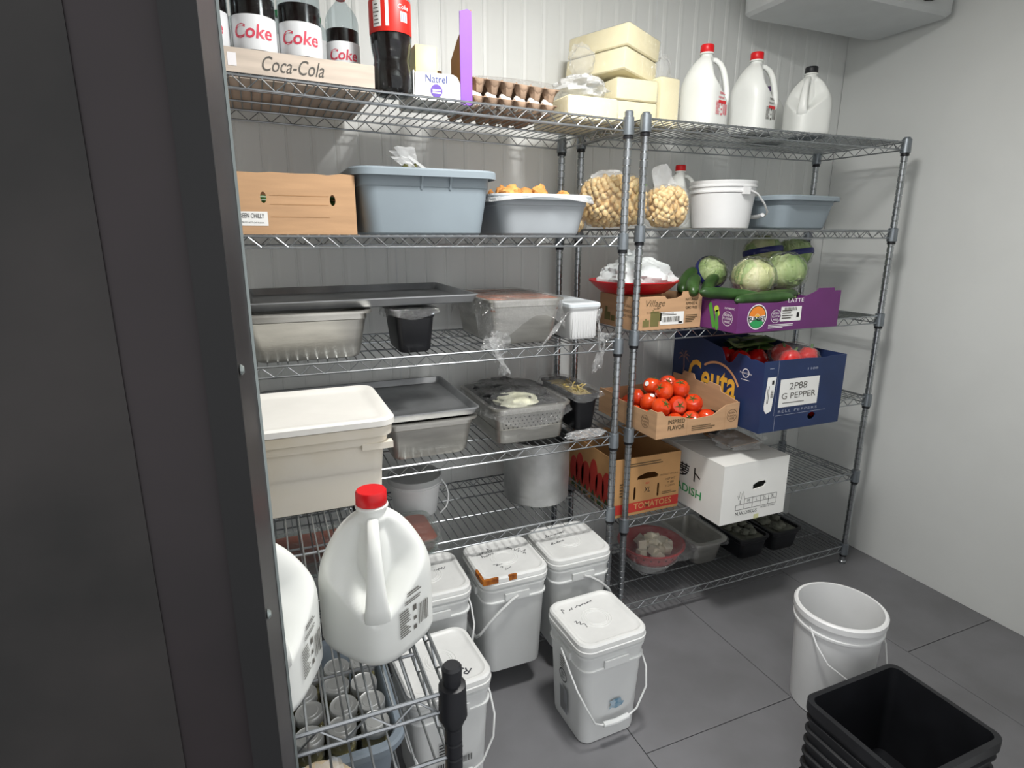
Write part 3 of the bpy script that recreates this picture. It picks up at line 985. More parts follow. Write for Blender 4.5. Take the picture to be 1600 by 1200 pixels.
z = Z1[1]
o, F, L, hx, hy = carton('cardboard_box', 'brown cardboard box with two oval holes holding green chillies', -.16, .262, 1.748, 2.10, z, .157, card, card_edge,
                         holes_f=(oval(-.025, .094, .0075, .0145), oval(.150, .090, .0075, .0145)), top_f=wavytop(.211, .157))
pl = rects([(-.095, .022, -.018, .058)], F(0, 0), paper, o, 'paper_label')
text('GREEN CHILLY', .012, frame((-.060, -hy - .0009, .047), (1, 0, -.02), (0, 0, 1)), blacktext, o, width=.066, squash=1.4)
text('PRODUCT OF INDIA', .005, frame((-.056, -hy - .0009, .030), (1, 0, -.02), (0, 0, 1)), blacktext, o, width=.055)
for zz in (.10, .077, .045):
    rects([(-.01, -.0005, .14, .0005)], F(0.0, zz), card_edge, o, 'crease')
ch = MB().tube([(-.03, 0, 0), (-.015, .002, .003), (0, .002, .004), (.015, 0, .003), (.03, -.004, 0)], [.003, .0055, .006, .0045, .001], 8).mesh('pod', chillim)
st = MB().tube([(-.042, .003, .002), (-.03, 0, 0)], .0013, 5).mesh('stem', leafgreen)
rnd = random.Random(4)
for i in range(22):
    c = thing('green_chilli', 'green chilli lying in the brown box with oval holes', 'chilli', (0.054 + (-.026 if i % 2 else .150) + rnd.uniform(-.012, .012), 1.790 + rnd.uniform(-.010, .03), z + .014 + .0078 * (i // 2) + rnd.uniform(0, .003)), rnd.uniform(-28, 28), 'green chillies in the brown box')
    for nm, me in (('pod', ch), ('stem', st)):
        q = bpy.data.objects.new(nm, me)
        COL.objects.link(q)
        q.parent = c

# ------------------------------------------------------------------ plastic tubs on the second shelf
def tub(name, label, loc, hx, hy, h, m, rz=0, gus=(-.35, .35), group=None, rim=.020, lip=.022, notch=False):
    t = thing(name, label, 'tub', loc, rz, group)
    r, tp, th = .045, .02, .003
    lv = [(0, hx - tp - .008, hy - tp - .008, r * .8), (.006, hx - tp, hy - tp, r), (h * .72, hx - .004, hy - .004, r), (h * .74, hx - .001, hy - .001, r), (h - .004, hx, hy, r)]
    lv += [(h - .004, hx + rim - .003, hy + rim - .003, r + rim), (h - lip, hx + rim - .001, hy + rim - .001, r + rim), (h - lip, hx + rim + .002, hy + rim + .002, r + rim),
           (h - .005, hx + rim + .002, hy + rim + .002, r + rim), (h, hx + rim - .002, hy + rim - .002, r + rim), (h, hx - th + .004, hy - th + .004, r), (h - .006, hx - th, hy - th, r),
           (.01, hx - tp - th, hy - tp - th, r), (.004, hx - tp - .012, hy - tp - .012, r * .8)]
    MB().loft(lv, 6).build('body', m, t, True, 30)
    for g in gus:
        MB().add([(-.003, 0, 0), (.003, 0, 0), (.003, -rim + .002, 0), (-.003, -rim + .002, 0), (-.003, .002, -.05), (.003, .002, -.05)],
                 [(0, 3, 2, 1), (0, 1, 5, 4), (3, 4, 5, 2), (0, 4, 3), (1, 2, 5)], Matrix.Translation((g * hx, -hy, h - .006))).build('gusset', m, t, False)
    return t
tub('plastic_tub', 'large blue-grey plastic tub with flat rim beside the chilli box', (.468, 1.925, z), .196, .19, .182, bluetub, 0, (-.1, .33))
t2 = tub('plastic_tub', 'pale grey plastic tub with torn film around its rim, holding fried puffs', (.846, 1.93, z), .157, .195, .122, greytub, 0, (), None, .016, .016)
fm = drape(.176, .213, .1235, .02, 5, .04, 80, .006, 0, .026).build('torn_film', softbag, t2)
def puffm(seed):
    return blob(.028, .024, .02, seed, .35, 2.4, 16, 10).mesh('puff', puff)
pms = [puffm(s) for s in (1, 4, 8)]
for i, (x, y, zz) in enumerate(((.735, 1.80, .135), (.768, 1.83, .142), (.745, 1.87, .138), (.815, 1.82, .128), (.852, 1.81, .138), (.872, 1.85, .146), (.84, 1.88, .14), (.935, 1.80, .124), (.955, 1.86, .13), (.80, 1.92, .13), (.90, 1.93, .13), (.74, 1.95, .13), (.80, 1.87, .115), (.90, 1.86, .113), (.76, 1.80, .11), (.91, 1.80, .108))):
    q = bpy.data.objects.new('fried_puff', pms[i % 3])
    COL.objects.link(q)
    q.location = (x, y, z + zz - .012)
    q.rotation_euler = (i * .7, i * 1.1, i * 2.1)
    tag(q, 'golden brown fried puff heaped in the pale grey tub', 'fried puff', 'fried puffs in the tub')
MB().loft([(.09, .148, .185, .04), (.104, .150, .187, .04)], 3).build('puff_layer', puff, t2, True)
tub('plastic_tub', 'blue-grey plastic tub at the end of the shelf beside the round pail', (1.985, 1.93, Z2[1]), .155, .17, .125, bluetub, 4, (), None, .018, .018)
hb = thing('herb_bag', 'small clear plastic bag with dried brown herbs on the blue-grey tub', 'bag of herbs', (.448, 1.82, z + .172))
MB().box(-.05, .05, -.03, .04, -.166, -.02).build('greens', chillim, hb, False)
for i in range(16):
    a = random.uniform(0, 2 * PI)
    q = blob(.012, .010, .010, i, .4, 3, 10, 6).mesh('herb', herbm)
    p = bpy.data.objects.new('herb', q)
    COL.objects.link(p)
    p.parent = hb
    p.location = (random.uniform(-.035, .03), random.uniform(-.02, .02), random.uniform(-.01, .026))
for i in range(7):
    p = bpy.data.objects.new('green_leaf', blob(.010, .006, .008, i + 20, .4, 3, 10, 6).mesh('green_leaf', mat('bright_leaf', '#79a83a', .5, 0, .2)))
    COL.objects.link(p)
    p.parent = hb
    p.location = (.042 + random.uniform(-.012, .018), random.uniform(-.02, .01), random.uniform(0, .012))
b = MB()
for s, (dx, dz) in enumerate(((-.055, .035), (-.03, .065), (-.045, .055))):
    b.grid(lambda u, v, s=s, dx=dx, dz=dz: (dx * v + (u - .5) * .03 * (1 + v) + .004 * wav(u * 4, v * 6, s, 1, s), -.01 + s * .006 + .006 * wav(u * 6, v * 4, s, 1, s), .012 + dz * v + .006 * wav(u * 7, v * 3, s, 1, s + 3)), 5, 6)
b.grid(lambda u, v: (-.01 + .055 * v + (u - .5) * .02, -.012 + .02 * u, .045 - .035 * v + .008 * math.sin(u * 6)), 5, 6)
b.build('bag', softbag, hb)

# ------------------------------------------------------------------ bags of peeled garlic
clove = blob(.0135, .010, .009, 3, .12, 1.6, 12, 8).mesh('garlic_clove', garlic)
def garlic_bag(loc, rx, ry, rz_, n, label, grp, seed, topx=.0, toph=.05, neck=True):
    t = thing('garlic_bag', label, 'bag of garlic', loc, 0, 'clear bags of peeled garlic')
    bz = rz_
    bq = lambda c_: math.copysign(abs(c_) ** .72, c_)
    bl = blob(1.0, 1.0, 1.0, seed, .05, 2, 36, 22)
    bl.v = [(bq(p[0]) * (rx + .006), bq(p[1]) * (ry + .006), max(bq(p[2]) * (rz_ + .006), -rz_ + .001)) for p in bl.v]
    bl.v = [(p[0], p[1], p[2] + bz) for p in bl.v]
    bl.build('bag', thinwrap, t)
    if neck:
        b = MB()
        b.grid(lambda u, v: (topx * v + (u - .5) * 2 * rx * (.75 - .15 * v) + .008 * wav(u * 5, v * 4, 0, 1, seed), .012 * wav(u * 4, v * 3, 2, 1, seed + 1), 2 * rz_ * .86 + toph * v + .012 * wav(u * 4, v, 1, 1, seed) * v - (u - .5) ** 2 * rz_ * .9), 10, 6)
        b.build('bag_top', softbag, t)
    rnd = random.Random(seed)
    ga = PI * (3 - 5 ** .5)
    cnt = 0
    for i in range(n * 2):
        k = 1 - 2 * (i + .5) / (n * 2)
        r_ = math.sqrt(1 - k * k)
        th = ga * i
        d = Vector((r_ * math.cos(th), r_ * math.sin(th), k))
        if d.y > .45:
            continue
        p = Vector((bq(d.x) * (rx - .012), bq(d.y) * (ry - .012), bq(d.z) * (rz_ - .010)))
        p.z = max(p.z, -rz_ + .012)
        q = bpy.data.objects.new('garlic_clove', clove)
        COL.objects.link(q)
        q.location = Vector(loc) + Vector((0, 0, bz)) + p
        q.rotation_euler = (rnd.uniform(0, 6), rnd.uniform(0, 6), rnd.uniform(0, 6))
        q.scale = [rnd.uniform(.85, 1.25)] * 3
        tag(q, grp[0], 'garlic clove', grp[1])
    co = blob(1.0, 1.0, 1.0, seed, .03, 2, 20, 12)
    co.v = [(bq(p[0]) * (rx - .018), bq(p[1]) * (ry - .018), bq(p[2]) * (rz_ - .016) + bz) for p in co.v]
    co.build('garlic_mass', garlic, t, kind='stuff')
garlic_bag((1.070, 2.02, Z1[1] + .002), .055, .075, .062, 34, 'small bag of peeled garlic squeezed against the pale grey tub', ('peeled garlic clove in the small bag against the grey tub', 'cloves in the small garlic bag'), 11, 0, .03, False)
garlic_bag((1.207, 1.935, Z2[1] + .002), .122, .10, .092, 118, 'big plump bag of peeled garlic leaning against the shelf posts', ('peeled garlic clove in the big plump bag', 'cloves in the big garlic bag'), 12, -.02, .04, True)
garlic_bag((1.405, 1.885, Z2[1] + .002), .074, .078, .074, 70, 'tall-necked bag of peeled garlic beside the slim white jug', ('peeled garlic clove in the tall-necked bag', 'cloves in the tall-necked garlic bag'), 13, -.03, .095, True)
gl = tag(MB().grid(lambda u, v: ((u - .5) * .03, .004 * math.sin(v * 5), (v - .5) * .05), 3, 5).build('garlic_sticker', mat('bright_green', '#63c23a', .5)), 'bright green label stuck on the big garlic bag', 'label')
gl.location = (1.262, 1.832, Z2[1] + .125)
gl.rotation_euler = (0, .15, .5)

# ------------------------------------------------------------------ round pails
def bail(parent, pts, m, r=.0026, grip=None):
    h = MB().tube(pts, r, 7).build('bail', m, parent)
    if grip:
        MB().tube(grip, .0075, 10).build('grip', m, h)
    return h
pz = Z2[1]
pl = thing('round_pail', 'round white plastic pail with bail handle on the second shelf', 'pail', (1.662, 1.885, pz))
rt_, rb_, hh = .122, .104, .172
MB().lathe([(rb_ - .006, 0), (rb_, .004), (.1175, hh - .045), (.1225, hh - .042), (.1225, hh - .036), (.1185, hh - .034), (.119, hh - .024), (.124, hh - .022), (.124, hh - .016), (.120, hh - .014), (.1235, hh - .003), (.1235, hh), (.116, hh), (.100, .006)], 40).build('body', whitepl, pl, True, 30)
bail(pl, [(.02 + .10 * math.sin(t * PI / 14 * .5 * 2) * 0 + x, y, zz) for t, (x, y, zz) in enumerate([(.0, -.125, .135), (.03, -.128, .125), (.07, -.125, .092), (.105, -.11, .062), (.128, -.075, .048), (.133, -.03, .045), (.133, .03, .046), (.128, .075, .05), (.10, .108, .07), (.05, .124, .11), (.0, .126, .135)])], whitepl, .0035,
     [(.118, -.095, .052), (.131, -.055, .046), (.134, -.01, .045)])
MB().box(-.014, .014, -.131, -.117, .122, .148).build('lug', whitepl, pl, False)
pl = thing('round_pail', 'round white pail with grey lid behind the brown sauce tray', 'pail', (.445, 1.962, Z1[4]))
MB().lathe([(.072, 0), (.076, .003), (.090, .105), (.094, .107), (.094, .112), (.091, .113), (.092, .124), (.095, .125), (.095, .130), (.0, .130)], 36, capt=False).build('body', whitepl, pl, True, 30)
MB().lathe([(.0965, .122), (.0975, .132), (.096, .142), (.090, .143), (.088, .138), (.0, .138)], 36, capt=False).build('lid', mat('grey_lid', '#b9bcbc', .45, 0, .05), pl, True, 30)
scribble(frame((-.03, 0, .1385), (1, .1, 0), (0, 1, 0)), .07, .02, pencilink, pl, 3)
bail(pl, [(.092, -.02, .115), (.108, -.025, .09), (.115, -.03, .06), (.112, -.035, .035), (.10, -.05, .018), (.07, -.075, .010)], whitepl, .0028)

# ------------------------------------------------------------------ steel pans and sheet pans
def steel_pan(label, x0, x1, y0, y1, z, h, m=steel, rim=.016, taper=.012, group=None, name='steel_pan', holes=False, r=.028):
    t = thing(name, label, 'pan', ((x0 + x1) / 2, (y0 + y1) / 2, z), 0, group)
    hx, hy = (x1 - x0) / 2, (y1 - y0) / 2
    lv = [(0, hx - taper - .012, hy - taper - .012, r * .8), (.003, hx - taper - .005, hy - taper - .005, r), (.012, hx - taper, hy - taper, r),
          (h - .026, hx - .003, hy - .003, r), (h - .023, hx, hy, r), (h - .005, hx, hy, r), (h - .005, hx + rim - .004, hy + rim - .004, r + rim), (h - .007, hx + rim, hy + rim, r + rim),
          (h - .001, hx + rim, hy + rim, r + rim), (h, hx + rim - .003, hy + rim - .003, r + rim), (h, hx - .002, hy - .002, r),
          (.014, hx - taper - .002, hy - taper - .002, r), (.005, hx - taper - .014, hy - taper - .014, r * .8)]
    b = MB().loft(lv, 6).build('body', m, t, True, 28)
    return t, hx, hy
def sheet_pan(label, cx, cy, z, hx, hy, rz=0, rx=0, ry=0):
    t = thing('sheet_pan', label, 'sheet pan', (cx, cy, z), rz, 'aluminium sheet pans', rx, ry)
    h = .026
    lv = [(0, hx - .018, hy - .018, .012), (.003, hx - .013, hy - .013, .014), (h - .004, hx - .004, hy - .004, .018), (h - .003, hx, hy, .02), (h, hx, hy, .02), (h + .001, hx - .003, hy - .003, .02), (h - .001, hx - .006, hy - .006, .017),
          (.005, hx - .015, hy - .015, .014), (.003, hx - .021, hy - .021, .010)]
    MB().loft(lv, 4).build('pan', sheetm, t, True, 28)
    return t
z = Z1[2]
steel_pan('deep brushed steel pan under the long sheet pan', -.055, .272, 1.712, 2.02, z, .138, rim=.016, taper=.02)
sheet_pan('aluminium sheet pan lying across the deep steel pan and black container', .285, 1.968, z + .1425, .33, .245, 0, 0, -.4)
def black_pan(label, x0, x1, y0, y1, z, h, seed=0, filmed=True, food=None):
    t, hx, hy = steel_pan(label, x0, x1, y0, y1, z, h, blacktray, .008, .012, 'black plastic food containers', 'black_container', r=.018)
    if food:
        MB().loft([(h - .03, hx - .006, hy - .006, .014), (h - .012, hx - .006, hy - .006, .014)], 3).build('food', food, t)
    if filmed:
        drape(hx + .011, hy + .011, h + .001, .03, seed, .02, 60, .005, .002, .028).build('film', cling, t)
    return t
black_pan('small black plastic container under the edge of the sheet pan', .352, .474, 1.722, 1.90, z, .132, 2)
dp, hx, hy = steel_pan('deep steel pan of orange curry sealed in crumpled cling film', .655, .908, 1.738, 2.12, z, .148, rim=.012, taper=.018)
MB().loft([(.11, hx - .006, hy - .006, .02), (.1465, hx - .006, hy - .006, .02)], 3).build('curry', orangefood, dp)
drape(hx + .014, hy + .014, .150, .08, 4, .03, 96, .010, .006, .128).build('film', cling, dp, True, 60)
ribbon((-.120, -.205, .035), (-.085, -.215, -.085), .115, 2, .018, 24, 9).build('film_tail', wad, dp)
ribbon((-.10, -.208, .05), (-.115, -.218, -.045), .08, 5, .014).build('film_tail', wad, dp)
ribbon((.14, -.206, .10), (.03, -.212, -.02), .035, 7, .006).build('film_tail', wad, dp)
wbx = thing('white_container', 'white ribbed plastic container with flat lid beside the curry pan', 'container', (1.008, 1.90, z))
MB().loft([(0, .048, .13, .010), (.004, .05, .132, .012), (.105, .055, .137, .012), (.105, .060, .142, .014), (.112, .060, .142, .014), (.112, 0.052, .134, .012)], 4).build('body', whitepl, wbx, True, 28)
for i in range(9):
    MB().box(-.046 + i * .011, -.044 + i * .011, -.1365, -.13, .008, .10).build('rib', whitepl, wbx, False)
MB().loft([(.110, .062, .144, .014), (.120, .062, .144, .014), (.124, .057, .139, .012), (.121, .052, .134, .010)], 4).build('lid', mat('frosted_lid', '#dfe6ea', .35), wbx, True, 28)
ft = tag(ribbon((1.062, 1.698, z + .03), (1.012, 1.690, z - .10), .07, 3, .012, 18).build('cling_strip', wad), 'twisted strip of cling film hanging off the shelf edge', 'cling film')
ft2 = tag(ribbon((1.02, 1.696, z + .11), (1.03, 1.692, z - .03), .03, 6, .008, 12).build('cling_strip', wad), 'cling film strip hanging down in front of the white container', 'cling film')

z = Z1[3]
steel_pan('shallow steel pan under the sheet pan on the fourth shelf', .315, .592, 1.722, 2.05, z, .126, rim=.016, taper=.016)
sheet_pan('aluminium sheet pan on the fourth shelf, partly behind the cream storage box', .285, 1.945, z + .1295, .325, .235)
pp, hx, hy = steel_pan('perforated steel pan of white noodles wrapped in black bag and cling film', .672, .942, 1.735, 2.10, z + .024, .108, rim=.012, taper=.012)
MB().loft([(-.024, hx - .022, hy - .022, .03), (-.018, hx - .014, hy - .014, .03), (.03, hx - .008, hy - .008, .03), (.032, hx - .012, hy - .012, .03)], 5).build('under_pan', steel, pp)
MB().loft([(.08, hx - .006, hy - .006, .02), (.092, hx - .006, hy - .006, .02)], 3).build('dark_liner', blackbag, pp)
bgl = blob(.115, .16, .026, 3, .35, 3, 40, 16, floor=-.008)
bgl.v = [(p[0], p[1] + .015, p[2] + .112) for p in bgl.v]
bgl.build('black_bag', blackbag, pp, True, 50)
nd = blob(.075, .075, .028, 6, .25, 3.4, 30, 14, floor=-.004)
nd.v = [(p[0] - .03, p[1] - .10, p[2] + .105) for p in nd.v]
nd.build('noodles', whitefood, pp)
drape(hx + .013, hy + .013, .110, .05, 8, .03, 96, .009, .034, .075).build('film', cling, pp, True, 60)
for i in range(13):
    for j in range(4):
        x, zz = -.105 + i * .0165 + (j % 2) * .008, .036 + j * .012
        if x < hx - .015:
            MB().lathe([(.0022, 0), (.0022, .0006)], 8, m=frame((x, -hy + .0115 - zz * .11, zz), (1, 0, 0), (0, .1, 1))).build('hole', blacktext, pp, False)
bp = black_pan('black plastic container of yellow shreds under cling film', .985, 1.078, 1.765, 2.05, z, .142, 6, False, yellowfood)
for i in range(26):
    a = MB().tube([(0, 0, 0), (.012, .003, .005), (.026, 0, .002)], .0028, 5).mesh('shred', yellowfood)
    q = bpy.data.objects.new('shred', a)
    COL.objects.link(q)
    q.parent = bp
    q.location = (random.uniform(-.04, .02), random.uniform(-.12, .03), .138 + random.uniform(0, .012))
    q.rotation_euler = (random.uniform(-.4, .4), random.uniform(-.7, .4), random.uniform(0, 6))
drape(.058, .155, .150, .03, 9, .02, 60, .010, .008, .03).build('film', cling, bp, True, 60)
cs = tag(blob(.075, .02, .014, 5, .5, 4, 26, 10).build('cling_strip', wad), 'bunched cling film on the shelf under the black container', 'cling film')
cs.location = (1.0, 1.722, z + .010)

# fifth shelf: tray of sauce, pot
ty = thing('glass_tray', 'shallow glass tray of brown sauce sealed in cling film, beside the white pail', 'tray', (.178, 1.745, Z1[4]))
MB().loft([(0, .262, .095, .03), (.004, .267, .100, .03), (.045, .272, .106, .03), (.045, .278, .112, .034), (.05, .278, .112, .034), (.05, .268, .102, .03), (.006, .262, .096, .03)], 5).build('dish', glassm, ty, True, 28)
MB().loft([(.006, .258, .092, .03), (.042, .266, .100, .03)], 5).build('sauce', redbrownfilm, ty, True, 28)
drape(.279, .113, .052, .05, 3, .03, 90, .006, 0, .045).build('film', thinwrap, ty, True, 60)
pt = thing('aluminium_pot', 'tall dented aluminium stock pot on the fifth shelf', 'pot', (.905, 1.915, Z1[4]))
MB().lathe([(.108, 0), (.118, .003), (.122, .012), (.1245, .10), (.125, .235), (.129, .238), (.129, .246), (.124, .247), (.1225, .010), (.05, .006)], 44).build('body', alum, pt, True, 30)
for s in (0, PI * 1.02):
    c_, s_ = math.cos(s + .35), math.sin(s + .35)
    MB().tube([(.122 * c_ - .03 * s_, .122 * s_ + .03 * c_, .215), (.152 * c_ - .03 * s_, .152 * s_ + .03 * c_, .205), (.157 * c_, .157 * s_, .203), (.152 * c_ + .03 * s_, .152 * s_ - .03 * c_, .205), (.122 * c_ + .03 * s_, .122 * s_ - .03 * c_, .215)], .005, 8).build('handle', alum, pt)

# ------------------------------------------------------------------ square white buckets
bk_m = mat('bucket_plastic', '#dcdedd', .42, 0, .04, 4, sss=.1)
bk_lid = mat('bucket_lid', '#e2e3e1', .42, 0, .05, 9)
def bucket(loc, rz, label, bail_rot=0, marks=(), stain=False, group='square white buckets with lids', bail_on=True, low=False, side=None, word=None):
    t = thing('square_bucket', label, 'bucket', loc, rz, group)
    a = .112
    lv = [(0, .092, .092, .03), (.003, .097, .097, .032), (.012, .0985, .0985, .032), (.268, a - .003, a - .003, .034), (.270, a + .003, a + .003, .038), (.275, a + .003, a + .003, .038), (.277, a - .002, a - .002, .034),
          (.312, a, a, .034), (.314, a + .005, a + .005, .04), (.320, a + .005, a + .005, .04), (.322, a, a, .034), (.352, a, a, .034)]
    MB().loft(lv, 7).build('body', bk_m, t, True, 28)
    ld = MB().loft([(.330, a + .0005, a + .0005, .034), (.330, a + .0075, a + .0075, .042), (.343, a + .009, a + .009, .044), (.346, a + .006, a + .006, .042), (.348, a + .007, a + .007, .042), (.360, a + .0065, a + .0065, .042), (.366, a + .002, a + .002, .04), (.366, a - .006, a - .006, .036),
                   (.362, a - .011, a - .011, .032), (.3605, a - .016, a - .016, .03)], 7).build('lid', bk_lid, t, True, 28)
    rg = MB()
    for r_ in (.032, .038, .047):
        rg.lathe([(r_ - .0012, .3604), (r_, .3616), (r_ + .0012, .3604)], 32, capb=False, capt=False)
    rg.build('lid_ring', bk_lid, ld)
    for q in range(4):
        m_ = Matrix.Rotation(q * PI / 2, 4, 'Z')
        MB().box(-.042, .042, -a - .0075, -a + .004, .275, .300, m_).build('lug', bk_m, t, False)
    if bail_on:
        m_ = Matrix.Rotation(R(bail_rot), 4, 'Z')
        zb = .12 if not low else .085
        yy = -.128
        pts = [(-.123, 0, .29), (-.126, -.02, .283), (-.128, -.06, .255), (-.124, -.10, .215), (-.108, yy + .002, .17), (-.075, yy, zb + .018), (-.05, yy, zb + .004), (0, yy, zb), (.05, yy, zb + .004), (.075, yy, zb + .018), (.108, yy + .002, .17), (.124, -.10, .215), (.128, -.06, .255), (.126, -.02, .283), (.123, 0, .29)]
        pts = [tuple(m_ @ Vector(p)) for p in pts]
        hd = MB().tube(pts, .0046 if bail_rot else .0030, 8).build('bail', bk_m, t)
        gp = [tuple(m_ @ Vector(p)) for p in ((-.045, yy, zb + .003), (0, yy - .001, zb - .001), (.045, yy, zb + .003))]
        MB().tube(gp, .0085, 10).build('grip', bk_m, hd)
    for i, mk in enumerate(marks):
        x, y, an, ln, h = mk
        scribble(frame((x, y, .3606), (math.cos(R(an)), math.sin(R(an)), 0), (-math.sin(R(an)), math.cos(R(an)), 0)), ln, h, pencilink, ld, 11 * i + int(ln * 1000), .0017)
    if word:
        w, x, y, an, ln = word
        text(w, .034, frame((x, y, .3608), (math.cos(R(an)), math.sin(R(an)), 0), (-math.sin(R(an)), math.cos(R(an)), 0)), pencilink, ld, 'handwriting', width=ln, shear=.3)
    if stain:
        for (x0, x1, y0, y1) in ((-.1205, -.111, -.110, -.045), (-.1195, -.065, -.1205, -.110), (-.032, -.002, -.1205, -.111)):
            sb = MB().loft([(.350, (x1 - x0) / 2, (y1 - y0) / 2, .006, (x0 + x1) / 2, (y0 + y1) / 2), (.3668, (x1 - x0) / 2, (y1 - y0) / 2, .006, (x0 + x1) / 2, (y0 + y1) / 2)], 2)
            sb.build('sauce_stain', stainm, ld)
    if side == 'barcode':
        fr = lambda x, zz: frame((x, -.1035 - (zz - .012) * .045, zz), (1, 0, 0), (0, -.045, 1))
        barcode(fr(.0, .115), .10, .022, t, 5)
        textlines(fr(-.01, .17), .07, .05, 5, blacktext, t, 5)
        textlines(fr(.0, .095), .10, .010, 1, blacktext, t, 7)
    if side == 'emblem':
        L = lambda y, zz: frame((-.1055 - (zz - .012) * .045, y, zz), (0, -1, 0), (-.045, 0, 1))
        ring2d(.019, .023, L(0, .19), blacktext, t, 'round_emblem')
        textlines(L(0, .19), .026, .028, 5, blacktext, t, 8)
        textlines(L(0, .235), .035, .045, 5, greytext, t, 6)
        rects([(-.022, -.045, .022, .045)], L(0, .10), mat('label_grey', '#8f9296', .6), t, 'side_label')
        textlines(L(0, .10), .036, .08, 10, greytext, t, 4)
    return t
zb = Z1[5]
bucket((.405, 1.667, zb), 0, 'square white bucket with written lid, half hidden behind the milk jug', 0, ((.05, .02, 8, .05, .016),), group=None)
bucket((.675, 1.675, zb), 0, 'square white bucket with orange sauce stains along its lid edge', -90, ((-.05, .05, 12, .07, .02), (-.03, -.055, -55, .06, .02), (.06, .02, -50, .09, .02), (-.045, .03, 14, .05, .014)), True, group=None)
bucket((.930, 1.695, zb), 0, 'square white bucket tucked in the corner against the chrome posts', 90, ((-.02, .055, 10, .10, .014), (-.04, .0, 12, .06, .012)), group=None)
fb = bucket((.868, 1.385, 0), 2, 'square white bucket with a blue sticker standing on the open grey floor', 0, ((-.06, .065, 10, .045, .018), (-.0, .075, 8, .07, .010), (-.06, -.01, -55, .05, .018)), False, group=None, low=True, side='emblem')
bucket((.362, 1.385, 0), 4, 'square white bucket with printed barcode on the floor beside the low rack', 0, (), False, group=None, low=True, side='barcode', word=('Raita', .035, -.06, 150, .075))
poly2d([(-.028, -.014), (-.018, -.008), (.0, -.016), (.020, -.010), (.028, .002), (.016, .006), (.014, .018), (-.008, .020), (-.026, .016), (-.020, .004)],
       frame((.012, -.1085, .128), (1, 0, 0), (0, -.045, 1)), mat('blue_sticker', '#a9bac6', .6, 0, .3, 60, col2='#5d87a0'), fb, 'torn_sticker', .002)

# ------------------------------------------------------------------ storage box on the rack, things below
sb = thing('food_storage_box', 'large cream food storage box with white lid at the back of the low rack', 'storage box', (.012, 1.445, ZR))
MB().loft([(0, .203, .128, .02), (.004, .209, .134, .024), (.150, .216, .141, .026), (.152, .226, .150, .03), (.172, .228, .152, .03), (.173, .236, .160, .034), (.195, .238, .162, .034), (.195, .222, .146, .028), (.006, .207, .132, .024)], 6).build('body', creampl, sb, True, 28)
MB().loft([(.196, .238, .162, .034), (.198, .243, .167, .038), (.211, .243, .167, .038), (.216, .238, .162, .036), (.216, .226, .150, .032), (.210, .215, .139, .026), (.207, .20, .124, .02)], 6).build('lid', mat('white_lid', '#e9e7e1', .4, 0, .03), sb, True, 28)
for s in (-1, 1):
    MB().box(s * .2 - .035, s * .2 + .035, -.152, -.13, .14, .155).build('corner_tab', creampl, sb, False)
gt = tub('plastic_tub', 'grey plastic tub of spice jars on the lowest level of the low rack', (.0, 1.245, .30), .185, .185, .17, mat('slate_plastic', '#75808a', .5, 0, .06, 4), 0, (), None, .018, .018)
jb = MB().lathe([(.026, 0), (.030, .004), (.030, .105), (.025, .118)], 18).mesh('glass', glassm)
jl = MB().lathe([(.0305, .112), (.031, .114), (.031, .130), (.0295, .133), (.0275, .1322), (.020, .1322), (.019, .1334), (0, .1334)], 22, capt=False).mesh('lid', jarlid)
jf = MB().lathe([(.024, .003), (.0285, .006), (.0285, .085), (.0, .088)], 16, capt=False).mesh('spice', jarfill)
rnd = random.Random(3)
for i in range(5):
    for j in range(4):
        x, y = -.128 + i * .066 + (j % 2) * .012, 1.115 + j * .066
        if x > .15:
            continue
        c = thing('spice_jar', 'glass spice jar with shiny steel lid standing in the grey tub', 'jar', (x, y, .306 + rnd.uniform(0, .012) + .04), rnd.uniform(0, 90), 'spice jars in the grey tub', rnd.uniform(-3, 3), rnd.uniform(-3, 3))
        for nm, me in (('glass', jb), ('lid', jl), ('spice', jf)):
            q = bpy.data.objects.new(nm, me)
            COL.objects.link(q)
            q.parent = c
MB().loft([(.006, .15, .15, .03), (.044, .158, .158, .03)], 3).build('liner', mat('dark_liner', '#33302c', .8), gt)
tg = thing('flour_bag', 'plump tan bag slumped on the lowest level of the low rack', 'bag', (.012, .925, .30))
bg = blob(.10, .10, .135, 5, .06, 2, 28, 16, floor=-.134)
bg.v = [(p[0], p[1], p[2] + .134) for p in bg.v]
bg.build('bag', tanbag, tg)
MB().grid(lambda u, v: (.02 + (u - .5) * .06 * (1 - .3 * v), .008 * wav(u * 5, v * 3, 1, 1, 2), .258 + .045 * v + .006 * wav(u * 6, v * 4, 2, 1, 4)), 8, 4).build('bag_neck', softbag, tg)

# ------------------------------------------------------------------ second unit, third shelf
z = Z2[2]
ho = .128
o, F, L, hx, hy = carton('cardboard_box', 'kraft cardboard produce box with white barcode label, next to the purple box', 1.200, 1.492, 1.752, 1.985, z, .118, card, card_edge,
    top_f=[(.146, .125), (.105, .125), (.10, .133), (.06, .133), (.055, .118), (.03, .110), (-.01, .108), (-.02, .119), (-.065, .120), (-.07, .119), (-.146, .118)])
text('Village', .034, F(-.063, .094), brownink, o, shear=.3, width=.082)
text('farms', .010, F(-.055, .076), brownink, o)
text('Greenhouse Grown', .008, F(-.055, .062), brownink, o, width=.08)
oliveink = mat('olive_ink', '#7a7445', .7, 0, .1)
rects([(-.11, .012, -.082, .036), (-.10, .036, -.092, .042), (-.078, .012, -.042, .066), (-.042, .03, -.03, .060), (-.07, .066, -.066, .072)], F(0, 0), oliveink, o, 'printed_barn')
